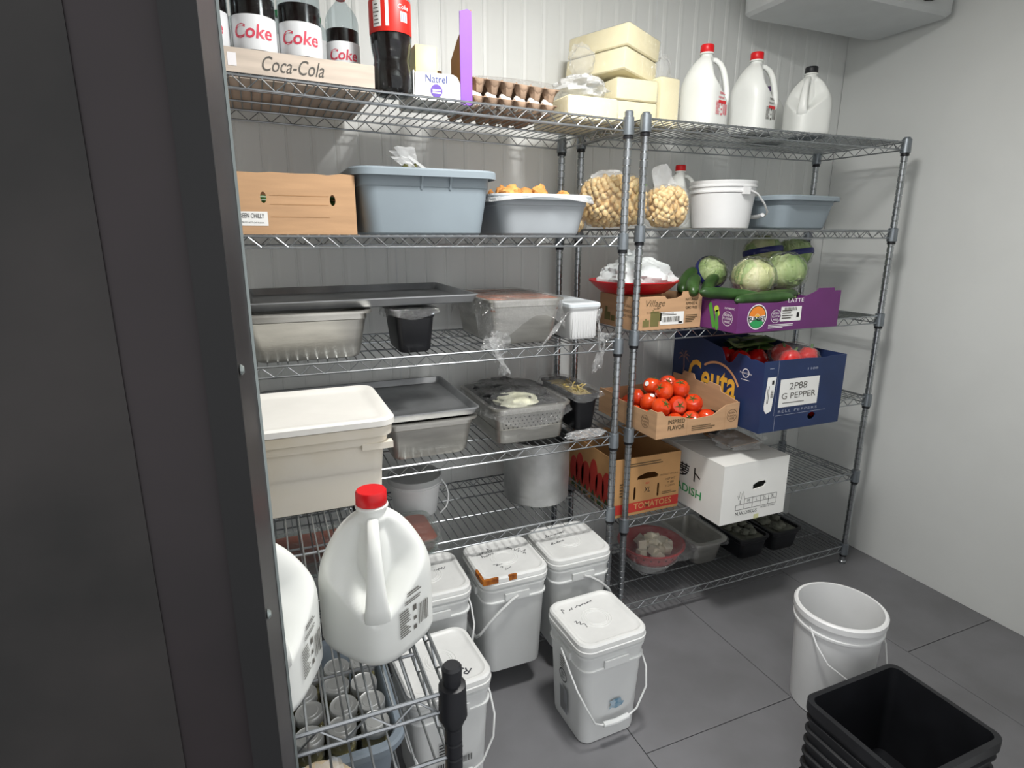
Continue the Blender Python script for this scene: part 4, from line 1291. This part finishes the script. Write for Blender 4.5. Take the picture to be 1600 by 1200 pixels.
for i, s in enumerate(('NATURALLY', 'RIPENED &', 'GMO FREE')):
    text(s, .0135, F(.100, .104 - i * .015), brownink, o, width=.058 - .006 * (i > 0), bold=.0003)
textlines(F(.105, .034), .058, .030, 5, brownink, o, 6)
rects([(-.036, .016, .068, .062)], F(0, 0), paper, o, 'paper_label')
barcode(frame((.012, -hy - .0012, .036), (1, 0, 0), (0, 0, 1)), .074, .018, o, 3, greytext)
textlines(frame((.01, -hy - .0006, .054), (1, 0, 0), (0, 0, 1)), .08, .010, 2, greytext, o, 3)
rects([(.045, .019, .062, .026)], frame((0, -hy - .0006, 0), (1, 0, 0), (0, 0, 1)), blacktext, o)
for i, s in enumerate(('NATURALLY', 'RIPENED &', 'GMO FREE')):
    text(s, .0135, L(-.07, .085 - i * .018), brownink, o, width=.06)
rects([(-.06, .02, -.02, .05), (-.055, .05, -.04, .07), (-.015, .02, .01, .04)], L(.02, 0), oliveink, o, 'printed_barn')
bw = thing('red_bowl', 'red plastic bowl resting in the kraft produce box beside the posts', 'bowl', (1.286, 1.896, z + .1215))
MB().lathe([(.10, 0), (.118, .003), (.142, .022), (.160, .040), (.166, .043), (.166, .047), (.156, .046), (.136, .024), (.11, .006)], 40).build('body', redbowl, bw, True, 40)
wg = tag(blob(.140, .115, .080, 7, .18, 3.6, 64, 32, floor=-.03).build('carrier_bag', whitebag), 'white plastic carrier bag stuffed into the red bowl', 'plastic bag')
wg.location = (1.292, 1.890, z + .166)
kn = MB()
kn.grid(lambda u, v: (-.04 + (u - .5) * .09 * (1 - .4 * v) + .01 * wav(u * 5, v * 5, 1, 1, 2), -.03 + .01 * wav(u * 4, v * 7, 1, 1, 4), .065 + .045 * v + .012 * wav(u * 8, v * 5, 1, 1, 6)), 10, 7)
kn.build('bag_knot', whitebag, wg)

o, F, L, hx, hy = carton('cardboard_box', 'purple cucumber box with round sunrise logo overhanging the shelf', 1.500, 1.985, 1.575, 1.985, z, .100, plumcard, card_edge,
    top_f=[(.2425, .134), (.21, .134), (.205, .145), (.13, .145), (.12, .135), (.05, .112), (-.06, .100), (-.2425, .104)])
ring2d(0, .044, F(-.155, .054), whiteink, o, 'logo_disc', sy=1.0)
fr2 = frame((-.155, -hy - .0004, .054), (1, 0, 0), (0, 0, 1))
ring2d(.037, .0405, frame((-.155, -hy - .0003, .054), (1, 0, 0), (0, 0, 1)), blacktext, o, 'logo_ring')
ring2d(.011, .037, fr2, orangeink, o, 'logo_sun', a0=8, a1=172)
ring2d(0, .010, fr2, yellowink, o, 'logo_sun', a0=0, a1=180)
ring2d(0, .034, frame((-.155, -hy - .0004, .049), (1, 0, 0), (0, 0, 1)), greenink, o, 'logo_field', a0=205, a1=335)
text('SUNSET', .019, frame((-.155, -hy - .0009, .047), (1, 0, 0), (0, 0, 1)), blacktext, o, width=.076, bold=.0006)
ring2d(.022, .0235, F(-.068, .052), whiteink, o, 'round_stamp')
for i, s in enumerate(('BORN', 'FLAVOR', 'HERE')):
    text(s, .010, F(-.068, .062 - i * .011), whiteink, o)
textlines(F(-.04, .016), .12, .016, 3, whiteink, o, 2)
rects([(-.046, .028, .052, .080)], F(0.0, .004), paper, o, 'paper_label')
textlines(frame((-.005, -hy - .0006, .056), (1, 0, 0), (0, 0, 1)), .07, .035, 4, greytext, o, 4)
barcode(frame((.0, -hy - .0006, .076), (1, 0, 0), (0, 0, 1)), .06, .012, o, 6, greytext)
rects([(.03, .045, .042, .062)], frame((0, -hy - .0006, 0), (1, 0, 0), (0, 0, 1)), blacktext, o)
text('LATTE', .020, F(.02, .105), whiteink, o, width=.075)
cg = mat('print_green', '#4f9a3c', .5)
cgl = mat('print_lime', '#c8d84a', .5)
poly2d([(-.02, .08), (-.012, .093), (-.004, .088), (.022, .012), (.016, 0), (.006, .004)], L(-.078, .004), cg, o, 'printed_cucumber')
poly2d([(.018, .06), (.03, .064), (.040, .004), (.030, -.004), (.022, .004)], L(-.078, .002), cg, o, 'printed_cucumber')
ring2d(0, .012, L(-.100, .075), cgl, o, 'printed_slice')
ring2d(0, .012, L(-.106, .060), cgl, o, 'printed_slice')
ring2d(.024, .0255, L(-.158, .046), whiteink, o, 'round_stamp')
for i, s in enumerate(('BORN', 'FLAVOR', 'HERE')):
    text(s, .012, L(-.158, .058 - i * .012), whiteink, o)
text('AUTHENTIC', .009, L(-.165, .082), whiteink, o, width=.05)

def cucumber(loc, L_, r, rz, ry, label, m, group, bend=.01):
    t = thing('cucumber', label, 'cucumber', loc, rz, group, 0, ry)
    n = 14
    pts, rs = [], []
    for i in range(n + 1):
        u = i / n
        pts.append(((u - .5) * L_, bend * math.sin(PI * u), 0))
        rs.append(r * (max(.0, 1 - (2 * u - 1) ** 6)) ** .5 * (.88 + .12 * math.sin(PI * u)) + .002)
    MB().tube(pts, rs, 14).build('body', m, t, True, 60)
    MB().tube([(L_ / 2 - .002, 0, 0), (L_ / 2 + .008, .002, .002)], [.004, .003], 8).build('stem', leafgreen, t)
    return t
cucumber((1.545, 1.90, z + .158), .20, .024, 38, -22, 'dark green cucumber leaning upright against the white carrier bag', darkgreen, 'dark cucumbers')
cucumber((1.492, 1.795, z + .150), .17, .023, 48, -16, 'dark green cucumber lying over the kraft box edge', darkgreen, 'dark cucumbers')
cucumber((1.625, 1.86, z + .142), .18, .022, 38, -20, 'green cucumber with pale tip propped behind the purple box edge', darkgreen, 'dark cucumbers')
cucumber((1.575, 1.70, z + .122), .26, .020, -8, 5, 'long pale-tipped green cucumber on the edge of the purple box', zucchini, 'long green cucumbers')
cucumber((1.70, 1.655, z + .104), .30, .021, 2, 0, 'long glossy cucumber lying along the front of the purple box', zucchini, 'long green cucumbers')
cucumber((1.80, 1.70, z + .108), .28, .020, 10, 0, 'dark cucumber lying behind the glossy one in the purple box', darkgreen, 'long green cucumbers')
MB().box(-hx + .006, hx - .006, -hy + .006, hy - .006, .005, .080).build('packing_layer', plumcard, o, False)
def leafpatch(r, seed, az, el, wdt, hgt, m):
    def fn(u, v):
        a = az + (u - .5) * wdt * (math.sin(PI * min(1, .12 + v * .9)) * .6 + .4)
        e = el + (v - .5) * hgt
        k = r * (1.02 + .07 * v * v + .06 * wav(u * 9, v * 7, seed, 1.6, seed) * (.3 + v) + .03 * abs(math.sin(u * 16)))
        return (k * math.cos(e) * math.cos(a), k * math.cos(e) * math.sin(a), k * math.sin(e) * .9)
    return MB().grid(fn, 14, 12)
def lettuce(loc, r, rz, label, m, seed, band=None, rx=0, film_m=None, ry=0):
    t = thing('bagged_cabbage', label, 'cabbage', loc, rz, 'bagged cabbages', rx, ry)
    blob(r, r, r * .9, seed, .12, 5, 44, 26).build('head', m, t)
    for i in range(9):
        leafpatch(r, seed + i, i * 2 * PI / 4.5 + seed, -.15 + .55 * (i % 2), 1.5, 1.5, m).build('leaf', m if i % 3 else leafgreen, t)
    blob(r * 1.15, r * 1.15, r * 1.06, seed + 3, .10, 6, 48, 28).build('bag', film_m or thinwrap, t, True, 60)
    if band:
        b = MB()
        k = r * 1.20
        b.lathe([(k * .97, -.012), (k, -.006), (k, .006), (k * .97, .012)], 32, 0, 0, False, False)
        b.build('printed_band', band, t)
    return t
bandm = mat('navy_band', '#262c6e', .4)
lettuce((1.690, 1.945, z + .185), .058, 0, 'small bagged lettuce with dark blue print beside the large cabbage', leafgreen, 3, bandm, 60)
lettuce((1.790, 1.815, z + .170), .076, 30, 'large yellowish bagged cabbage in the purple box', cabbage, 5)
lettuce((1.972, 1.835, z + .185), .076, 10, 'bright green bagged lettuce at the right end of the purple box', leafgreen, 7)
lettuce((2.045, 2.035, z + .262), .070, 20, 'bagged cabbage with navy printed band on top of the heap', cabbage, 9, bandm, -12)
lettuce((2.212, 2.02, z + .250), .070, 20, 'bagged cabbage with navy band beside the shelf end', leafgreen, 11, bandm, -14)
lettuce((2.08, 1.98, z + .088), .072, 20, 'bagged lettuce on the wire deck behind the purple box', leafgreen, 13)

# ------------------------------------------------------------------ second unit, fourth shelf
z = Z2[3]
T = .092
o, F, L, hx, hy = carton('cardboard_tray', 'low kraft cardboard tray of ripe red tomatoes', 1.212, 1.575, 1.602, 1.985, z, T, card, card_edge,
    top_f=[(.1815, .098), (.12, .092), (.06, .060), (-.03, .056), (-.08, .072), (-.145, .080), (-.160, .098), (-.1815, .098)],
    top_l=[(.187, .098), (.15, .098), (.13, .085), (-.05, .085), (-.08, .098), (-.187, .098)])
MB().add(*plate([(-.187, 0), (.187, 0), (.187, .10), (.10, .115), (.09, .135), (.03, .14), (.02, .125), (-.05, .13), (-.06, .15), (-.12, .15), (-.13, .13), (-.187, .13)], (), .004), frame((.1735, 0, 0), (0, -1, 0), (0, 0, 1))).build('end_flap', card, o, False)
for i, s in enumerate(('INSPIRED', 'FLAVOR')):
    text(s, .022, F(-.098, .056 - i * .022), brownink, o, width=.072, bold=.0005)
ring2d(.022, .0235, F(.150, .050), brownink, o, 'round_stamp')
ring2d(.022, .0235, L(-.125, .048), brownink, o, 'round_stamp')
for i, s in enumerate(('BORN', 'FLAVOR', 'HERE')):
    text(s, .010, F(.150, .060 - i * .011), brownink, o)
    text(s, .011, L(-.125, .059 - i * .012), brownink, o)
ring2d(.022, .0235, L(-.03, .048), brownink, o, 'round_stamp')
textlines(F(.035, .022), .13, .020, 3, brownink, o, 3)
rects([(-.052, 0, -.0512, .062), (.118, 0, .1188, .092)], F(0, 0), card_edge, o, 'crease')
tm = MB().lathe([(0, -.028), (.016, -.027), (.029, -.019), (.0355, -.004), (.034, .012), (.025, .024), (.012, .0275), (.004, .0255), (0, .024)], 20, capb=False, capt=False).mesh('fruit', tomato_m)
cxm = MB()
for k in range(5):
    a = k * 2 * PI / 5
    cxm.tube([(0, 0, .025), (.008 * math.cos(a), .008 * math.sin(a), .029), (.018 * math.cos(a), .018 * math.sin(a), .0275)], [.002, .002, .0006], 5)
cxm.tube([(0, 0, .024), (.001, 0, .034)], .0016, 5)
cxm = cxm.mesh('calyx', mat('calyx_green', '#5e7a35', .6, 0, .2))
stm = MB().lathe([(.0, .0005), (.009, 0)], 14, capb=False, capt=False).mesh('sticker', paper)
rnd = random.Random(9)
tp = []
for r_, (zz, cols, rows) in enumerate(((.0345, 4, 5), (.0855, 3, 3), (.1365, 2, 2))):
    for i in range(cols):
        for j in range(rows):
            tp.append((1.254 + .036 * r_ + i * .0718, 1.650 + .036 * r_ + j * .0712, z + zz))
for i, p in enumerate(tp):
    t = thing('tomato', 'ripe red tomato piled in the low kraft tray', 'tomato', p, rnd.uniform(0, 360), 'tomatoes in the low tray', rnd.uniform(-70, 70), rnd.uniform(-60, 60))
    for nm, me in (('fruit', tm), ('calyx', cxm)):
        q = bpy.data.objects.new(nm, me)
        COL.objects.link(q)
        q.parent = t
    if i % 3 == 0:
        q = bpy.data.objects.new('sticker', stm)
        COL.objects.link(q)
        q.parent = t
        q.location = (.0, -.0362, 0)
        q.rotation_euler = (R(90), 0, 0)
ss = thing('black_sachet', 'small black plastic sachet beside the tomatoes in the kraft tray', 'sachet', (1.515, 1.67, z + .006), 20, None, 0, -35)
MB().loft([(0, .05, .045, .008), (.006, .052, .047, .01), (.012, .05, .045, .008)], 2).build('sachet', blackbag, ss)

o, F, L, hx, hy = carton('cardboard_box', 'tall navy blue pepper box with yellow lettering and palm tree', 1.588, 1.985, 1.515, 2.015, z, .262, navycard, mat('box_inside_brown', '#4a2a20', .8, 0, .1),
    holes_f=(oval(.055, .040, .020, .014),),
    top_f=[(.1985, .262), (.12, .262), (.09, .258), (.0, .262), (-.1985, .262)],
    top_l=[(.246, .255), (.20, .262), (.18, .258), (.16, .268), (.12, .270), (.11, .255), (.095, .235), (.075, .225), (.055, .232), (.045, .255), (.03, .275), (-.10, .300), (-.246, .315)], backh=.315)
# the broad side with the big lettering (faces the tomato tray)
text('Ceuta', .155, L(.012, .140), yellowink, o, width=.27, bold=.003)
ring2d(.125, .134, L(-.020, .085), mat('peach_ink', '#d9a373', .55), o, 'arc', a0=28, a1=125)
palm = mat('palm_ink', '#8b6a63', .6)
MB().tube([(0, 0, 0), (.004, .05, 0), (.0, .095, 0)], .003, 4).build('palm_trunk', palm, o).matrix_local = L(.180, .11) @ Matrix.Scale(1, 4)
for a in (-20, 20, 60, 120, 160, 200):
    MB().add([(0, 0, .001), (.02 * math.cos(R(a)) - .004 * math.sin(R(a)), .02 * math.sin(R(a)) + .006, .001), (.04 * math.cos(R(a)), .04 * math.sin(R(a)) - .010, .001), (.02 * math.cos(R(a)) + .003 * math.sin(R(a)), .02 * math.sin(R(a)) - .002, .001)], [(0, 1, 2, 3)], L(.180, .205)).build('palm_leaf', palm, o, False)
ring2d(.014, .017, L(-.165, .205), whiteink, o, 'round_logo')
text('Premium Quality', .009, L(-.165, .205), whiteink, o, width=.058)
rects([(-.02, -.001, .02, .001)], L(-.165, .180), whiteink, o)
# narrow front with the labels
poly2d([(-.183, .085), (-.172, .072), (-.150, .080), (-.148, .098), (-.140, .205), (-.180, .205), (-.186, .10)], F(0, 0), paper, o, 'paper_label')
textlines(frame((-.172, -hy - .0008, .15), (0, 0, 1), (-1, 0, 0)), .08, .010, 2, greytext, o, 3)
barcode(frame((-.155, -hy - .0008, .145), (0, 0, 1), (-1, 0, 0)), .028, .012, o, 5, greytext)
rects([(-.159, .178, -.149, .193)], frame((0, -hy - .0006, 0), (1, 0, 0), (0, 0, 1)), blacktext, o)
rects([(-.118, .088, .072, .192)], F(0, 0), paper, o, 'paper_label')
text('2P88', .036, frame((-.03, -hy - .0006, .163), (1, 0, 0), (0, 0, 1)), greytext, o, width=.085)
text('G PEPPER', .032, frame((-.024, -hy - .0006, .128), (1, 0, 0), (0, 0, 1)), greytext, o, width=.165)
textlines(frame((-.02, -hy - .0006, .103), (1, 0, 0), (0, 0, 1)), .16, .006, 1, greytext, o, 3)
text('BELL PEPPERS', .014, F(-.02, .072), mat('pale_blue_ink', '#aeb4c4', .6), o, width=.19, space=1.3)
text('1108', .012, F(.03, .222), mat('pale_blue_ink', '#aeb4c4', .6), o, width=.05)
textlines(F(-.160, .236), .030, .004, 1, mat('pale_blue_ink', '#aeb4c4', .6), o, 3)
rects([(-.125, .058, .12, .0592), (-.128, 0, -.1268, .058), (-.135, .06, -.134, .262)], F(0, 0), mat('pale_blue_ink', '#aeb4c4', .6), o, 'edge_line')
def pepper_mesh(sd):
    b_ = blob(.043, .040, .041, sd, .10, 2.2, 20, 12)
    return b_.mesh('body', redfoil)
pmesh = [pepper_mesh(i * 3) for i in range(3)]
pstem = MB().tube([(0, 0, .034), (.003, .002, .046), (.008, .004, .054)], [.007, .004, .004], 7).mesh('stem', chillim)
inbag = [(0, 0, .02), (.088, .004, .022), (.045, .082, .026)]
pile = [(-.15 + .09 * (q % 4), -.03 + .085 * (q // 4), -.165) for q in range(20)] + [(-.105 + .09 * (q % 3), .01 + .085 * (q // 3), -.088) for q in range(12)] + [(-.06 + .09 * (q % 2), .19 + .085 * (q // 2), -.012) for q in range(4)]
for i, (dx, dy, dz) in enumerate(inbag + pile):
    c = thing('bell_pepper', 'shiny red bell pepper in the film bag sticking out of the navy box' if i < 3 else 'red bell pepper piled inside the navy box', 'pepper', (1.80 + dx, 1.60 + dy, z + .215 + dz), i * 47, 'peppers in the film bag' if i < 3 else 'peppers piled in the navy box', 20 * math.sin(i * 2.1), 25 * math.cos(i * 1.7))
    for nm, me in (('body', pmesh[i % 3]), ('stem', pstem)):
        q = bpy.data.objects.new(nm, me)
        COL.objects.link(q)
        q.parent = c
b_ = blob(.10, .09, .056, 8, .10, 3, 36, 20)
rp = tag(b_.build('film_bag', thinwrap), 'clear film bag around the red peppers at the edge of the navy box', 'plastic bag')
rp.location = (1.845, 1.63, z + .238)
lf = thing('leafy_bundle', 'green leafy bundle lying on top of the navy box', 'greens', (1.86, 1.87, z + .232))
for i in range(9):
    b_ = MB().grid(lambda u, v, i=i: ((u - .5) * .17 + .02 * math.sin(i), (v - .5) * .10 + .03 * math.cos(i * 2), .012 * math.sin(u * 5 + i) * math.cos(v * 4 + i) + i * .005), 8, 6)
    b_.build('leaf', leafgreen if i % 2 else zucchini, lf)
pass

# ------------------------------------------------------------------ second unit, fifth shelf
z = Z2[4]
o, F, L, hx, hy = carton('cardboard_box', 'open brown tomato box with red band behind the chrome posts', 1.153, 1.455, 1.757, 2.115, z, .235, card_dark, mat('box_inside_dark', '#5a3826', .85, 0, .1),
    holes_f=([(-.048, .142), (.045, .142), (.050, .152), (.03, .166), (-.005, .168), (-.045, .156)], oval(-.056, .088, .005, .028, 12, 4), oval(.052, .088, .005, .028, 12, 4)))
rects([(-.151, .012, .151, .052)], F(0, 0), redprint, o, 'red_band')
text('TOMATOES', .034, frame((.03, -hy - .0004, .033), (1, 0, 0), (0, 0, 1)), mat('tan_ink', '#d09a63', .7), o, width=.175, bold=.0005)
text('XL', .030, F(.0, .096), blacktext, o, shear=.2, width=.028)
text('SIZE', .010, F(.0, .124), redink, o)
textlines(F(.0, .205), .17, .018, 2, brownink, o, 5)
for i, s in enumerate(('NET WT', '25 LBS', '11.34 KG')):
    text(s, .012, F(.108, .125 - i * .014), brownink, o)
text('PRODUCT OF U.S.A.', .009, F(.10, .146), brownink, o, width=.085)
textlines(F(.105, .070), .07, .014, 2, brownink, o, 8)
textlines(F(-.105, .11), .04, .06, 5, brownink, o, 8)
for i, (y_, w_, h_) in enumerate(((-.13, .05, .12), (-.08, .05, .15), (-.03, .06, .13), (.03, .05, .16), (.08, .05, .12), (.13, .05, .14))):
    poly2d(oval(y_, .03 + h_ / 2, w_ / 2 + .008, h_ / 2, 16), L(0, 0), redprint, o, 'printed_tomato')
    poly2d([(y_ - .02, .0), (y_ + .02, .0), (y_ + .012, .04), (y_, .062), (y_ - .012, .04)], frame((-hx - .0004, 0, 0), (0, -1, 0), (0, 0, 1)), mat('print_dark_green', '#3f5a33', .6), o, 'printed_leaf')

rb_x0, rb_x1, rb_y0, rb_y1 = 1.490, 1.806, 1.556, 2.03
o, F, L, hx, hy = carton('cardboard_box', 'white radish box with green lettering and hand hole, overhanging the shelf', rb_x0, rb_x1, rb_y0, rb_y1, z, .232, whitecard, whitecard,
    holes_f=([(-.012, .122), (.042, .128), (.052, .140), (.046, .152), (.012, .152), (-.012, .142)],))
v, f = plate([(-hx, -hy), (hx, -hy), (hx, -.02), (-hx, .06)], (), .004)
MB().add(v, f, frame((0, 0, .2365), (1, 0, 0), (0, 1, 0))).build('top_flap', whitecard, o, False)
v, f = plate([(-hx, .065), (hx, -.015), (hx, hy), (-hx, hy)], (), .004)
MB().add(v, f, frame((0, 0, .2365), (1, 0, 0), (0, 1, 0))).build('top_flap', whitecard, o, False)
MB().add(*plate([(-.06, -.06), (.09, -.06), (.09, .08), (-.06, .10)], (), .004), frame((.06, -.03, .2455), (1, 0, .03), (0, 1, .05))).build('top_flap', card_edge, o, False)
text('N.W.:20KGS', .020, F(-.035, .034), blacktext, o, width=.105)
text('PRODUCT OF CHINA', .008, F(.072, .042), blacktext, o, width=.072)
gx0, gx1, gz0, gz1 = -.088, .112, .050, .092
lines = []
for i in range(6):
    x = gx0 + (gx1 - gx0) * i / 5
    lines.append((x - .0008, gz0, x + .0008, gz1 if i else .070))
for zz in (gz0, (gz0 + gz1) / 2, gz1):
    lines.append((gx0 if zz < gz1 else gx0 + .04, zz - .0008, gx1, zz + .0008))
rects(lines, F(0, 0), blacktext, o, 'size_table')
for i, s in enumerate(('S', 'M', 'L', '2L', '3L')):
    text(s, .017, F(gx0 + .02 + i * .04, .081), blacktext, o)
for i in range(7):
    rects([(-.0006, -.008, .0006, .010)], frame((-.080 + i * .005, -hy, .100 + (i % 3) * .007), (1, 0, .35), (-.35, 0, 1)), greytext, o, 'scratch')
text('白萝卜', .062, L(-.020, .140), blacktext, o, width=.19, bold=.0006)
text('RADISH', .046, L(-.038, .070), greenink, o, width=.18, bold=.0006)
rects([(-.014, .0, .010, .018)], F(.02, -.0), mat('tape_yellow', '#d3d3a0', .4), o, 'tape')
pbg = tag(blob(.095, .09, .042, 6, .28, 3.2, 36, 18, floor=-.026).build('plastic_bag', clearbag), 'crumpled clear plastic bag lying on the white radish box', 'plastic bag')
pbg.location = (1.675, 1.70, z + .274)

# ------------------------------------------------------------------ second unit, bottom shelf
z = Z2[5]
bs = thing('steel_basin', 'small shiny metal basin under the red colander bowl', 'basin', (1.475, 1.935, z))
MB().lathe([(.055, 0), (.075, .004), (.105, .05), (.115, .055), (.115, .058), (.10, .05), (.07, .008)], 32).build('body', alum, bs, True, 40)
rbw = thing('red_bowl', 'wide red plastic bowl of daikon chunks on the bottom shelf', 'bowl', (1.475, 1.935, z + .028))
MB().lathe([(.075, 0), (.085, .003), (.12, .05), (.138, .085), (.146, .090), (.146, .094), (.135, .092), (.115, .05), (.08, .008)], 40).build('body', redbowl, rbw, True, 40)
for k in range(26):
    a = 2 * PI * k / 26
    MB().lathe([(.0045, 0), (.0045, .0008)], 8, m=frame((.1315 * math.cos(a), .1315 * math.sin(a), .068), (-math.sin(a), math.cos(a), 0), (.4 * math.cos(a), .4 * math.sin(a), 1))).build('hole', mat('dark_hole', '#5a0a10', .6), rbw, False)
dk = MB().loft([(-.016, .019, .017, .003), (.016, .018, .018, .003)], 2).mesh('daikon_chunk', daikon)
rnd = random.Random(21)
for i in range(32):
    a, rr = rnd.uniform(0, 2 * PI), rnd.uniform(0, .088) ** 1
    q = bpy.data.objects.new('daikon_chunk', dk)
    COL.objects.link(q)
    q.location = (1.475 + rr * math.cos(a), 1.935 + rr * math.sin(a), z + .075 + .045 * (1 - rr / .1) + rnd.uniform(-.012, .02))
    q.rotation_euler = (rnd.uniform(0, 3), rnd.uniform(0, 3), rnd.uniform(0, 3))
    tag(q, 'white daikon chunk in the wide red bowl', 'radish chunk', 'daikon chunks in the red bowl')
d_ = drape(.150, .150, .126, .055, 4, .12, 80, .010, .02, .05).build('plastic_wrap', cling)
d_.location = (1.475, 1.935, z)
tag(d_, 'crumpled plastic wrap over the red bowl of daikon', 'plastic wrap')
sp, hx, hy = steel_pan('steel pan covered in film next to the red daikon bowl', 1.645, 1.80, 1.835, 2.10, z, .118, rim=.018, taper=.016)
drape(hx + .02, hy + .02, .120, .02, 5, .03, 60, .005, .002, .02).build('film', thinwrap, sp)
for x0, x1, lab, s in ((1.865, 2.02, 'black plastic bin of grey-green mushrooms behind the radish box corner', 3), (2.055, 2.215, 'black plastic bin of mushrooms near the shelf end', 6)):
    t, hx, hy = steel_pan(lab, x0, x1, 1.80, 2.08, z, .105, blacktray, .010, .012, None, 'black_bin', r=.018)
    for k in range(16):
        b_ = blob(.022, .020, .014, k + s, .3, 3, 12, 8)
        q = b_.build('mushroom', mat('grey_mushroom', '#6c6e62', .8, 0, .3, 20, .4, 50))
        q.location = ((x0 + x1) / 2 + random.uniform(-hx + .03, hx - .03), 1.94 + random.uniform(-hy + .03, hy - .03), z + .102 + random.uniform(0, .008))
        tag(q, 'grey mushroom in the black bin ' + ('behind the radish box corner' if s == 3 else 'near the shelf end'), 'mushroom', 'mushrooms in the black bin ' + ('by the radish box' if s == 3 else 'near the shelf end'))
    MB().loft([(.006, hx - .016, hy - .016, .012), (.092, hx - .006, hy - .006, .012)], 2).build('filling', mat('grey_mushroom', '#6c6e62'), t)

# ------------------------------------------------------------------ things at the right of the doorway
wp = thing('round_pail', 'round white pail with rim standing on the grey floor beside the black crate', 'pail', (1.63, 1.14, 0))
MB().lathe([(.108, 0), (.112, .004), (.127, .30), (.133, .303), (.133, .310), (.128, .312), (.129, .335), (.136, .338), (.136, .356), (.131, .360), (.124, .360), (.106, .008)], 40).build('body', whitepl, wp, True, 30)
bail(wp, [(-.128, 0, .318), (-.139, -.04, .28), (-.13, -.08, .235), (-.08, -.128, .19), (0, -.142, .175), (.08, -.128, .19), (.13, -.08, .235), (.139, -.04, .28), (.128, 0, .318)], whitepl, .0028)
bc = thing('black_crate', 'ribbed black plastic crate on the floor inside the doorway', 'crate', (1.445, .80, 0))
hx, hy, hh = .175, .145, .29
MB().loft([(0, hx - .012, hy - .012, .02), (.006, hx - .008, hy - .008, .024), (hh - .03, hx - .003, hy - .003, .024), (hh - .03, hx + .006, hy + .006, .03), (hh, hx + .006, hy + .006, .03), (hh, hx - .008, hy - .008, .022), (.010, hx - .014, hy - .014, .02)], 5).build('body', blackplastic, bc, True, 28)
for k in range(6):
    zz = .04 + k * .038
    MB().loft([(zz, hx - .008, hy - .008, .024), (zz + .004, hx + .003, hy + .003, .028), (zz + .009, hx + .003, hy + .003, .028), (zz + .014, hx - .008, hy - .008, .024)], 4, False, False).build('rib', blackplastic, bc)
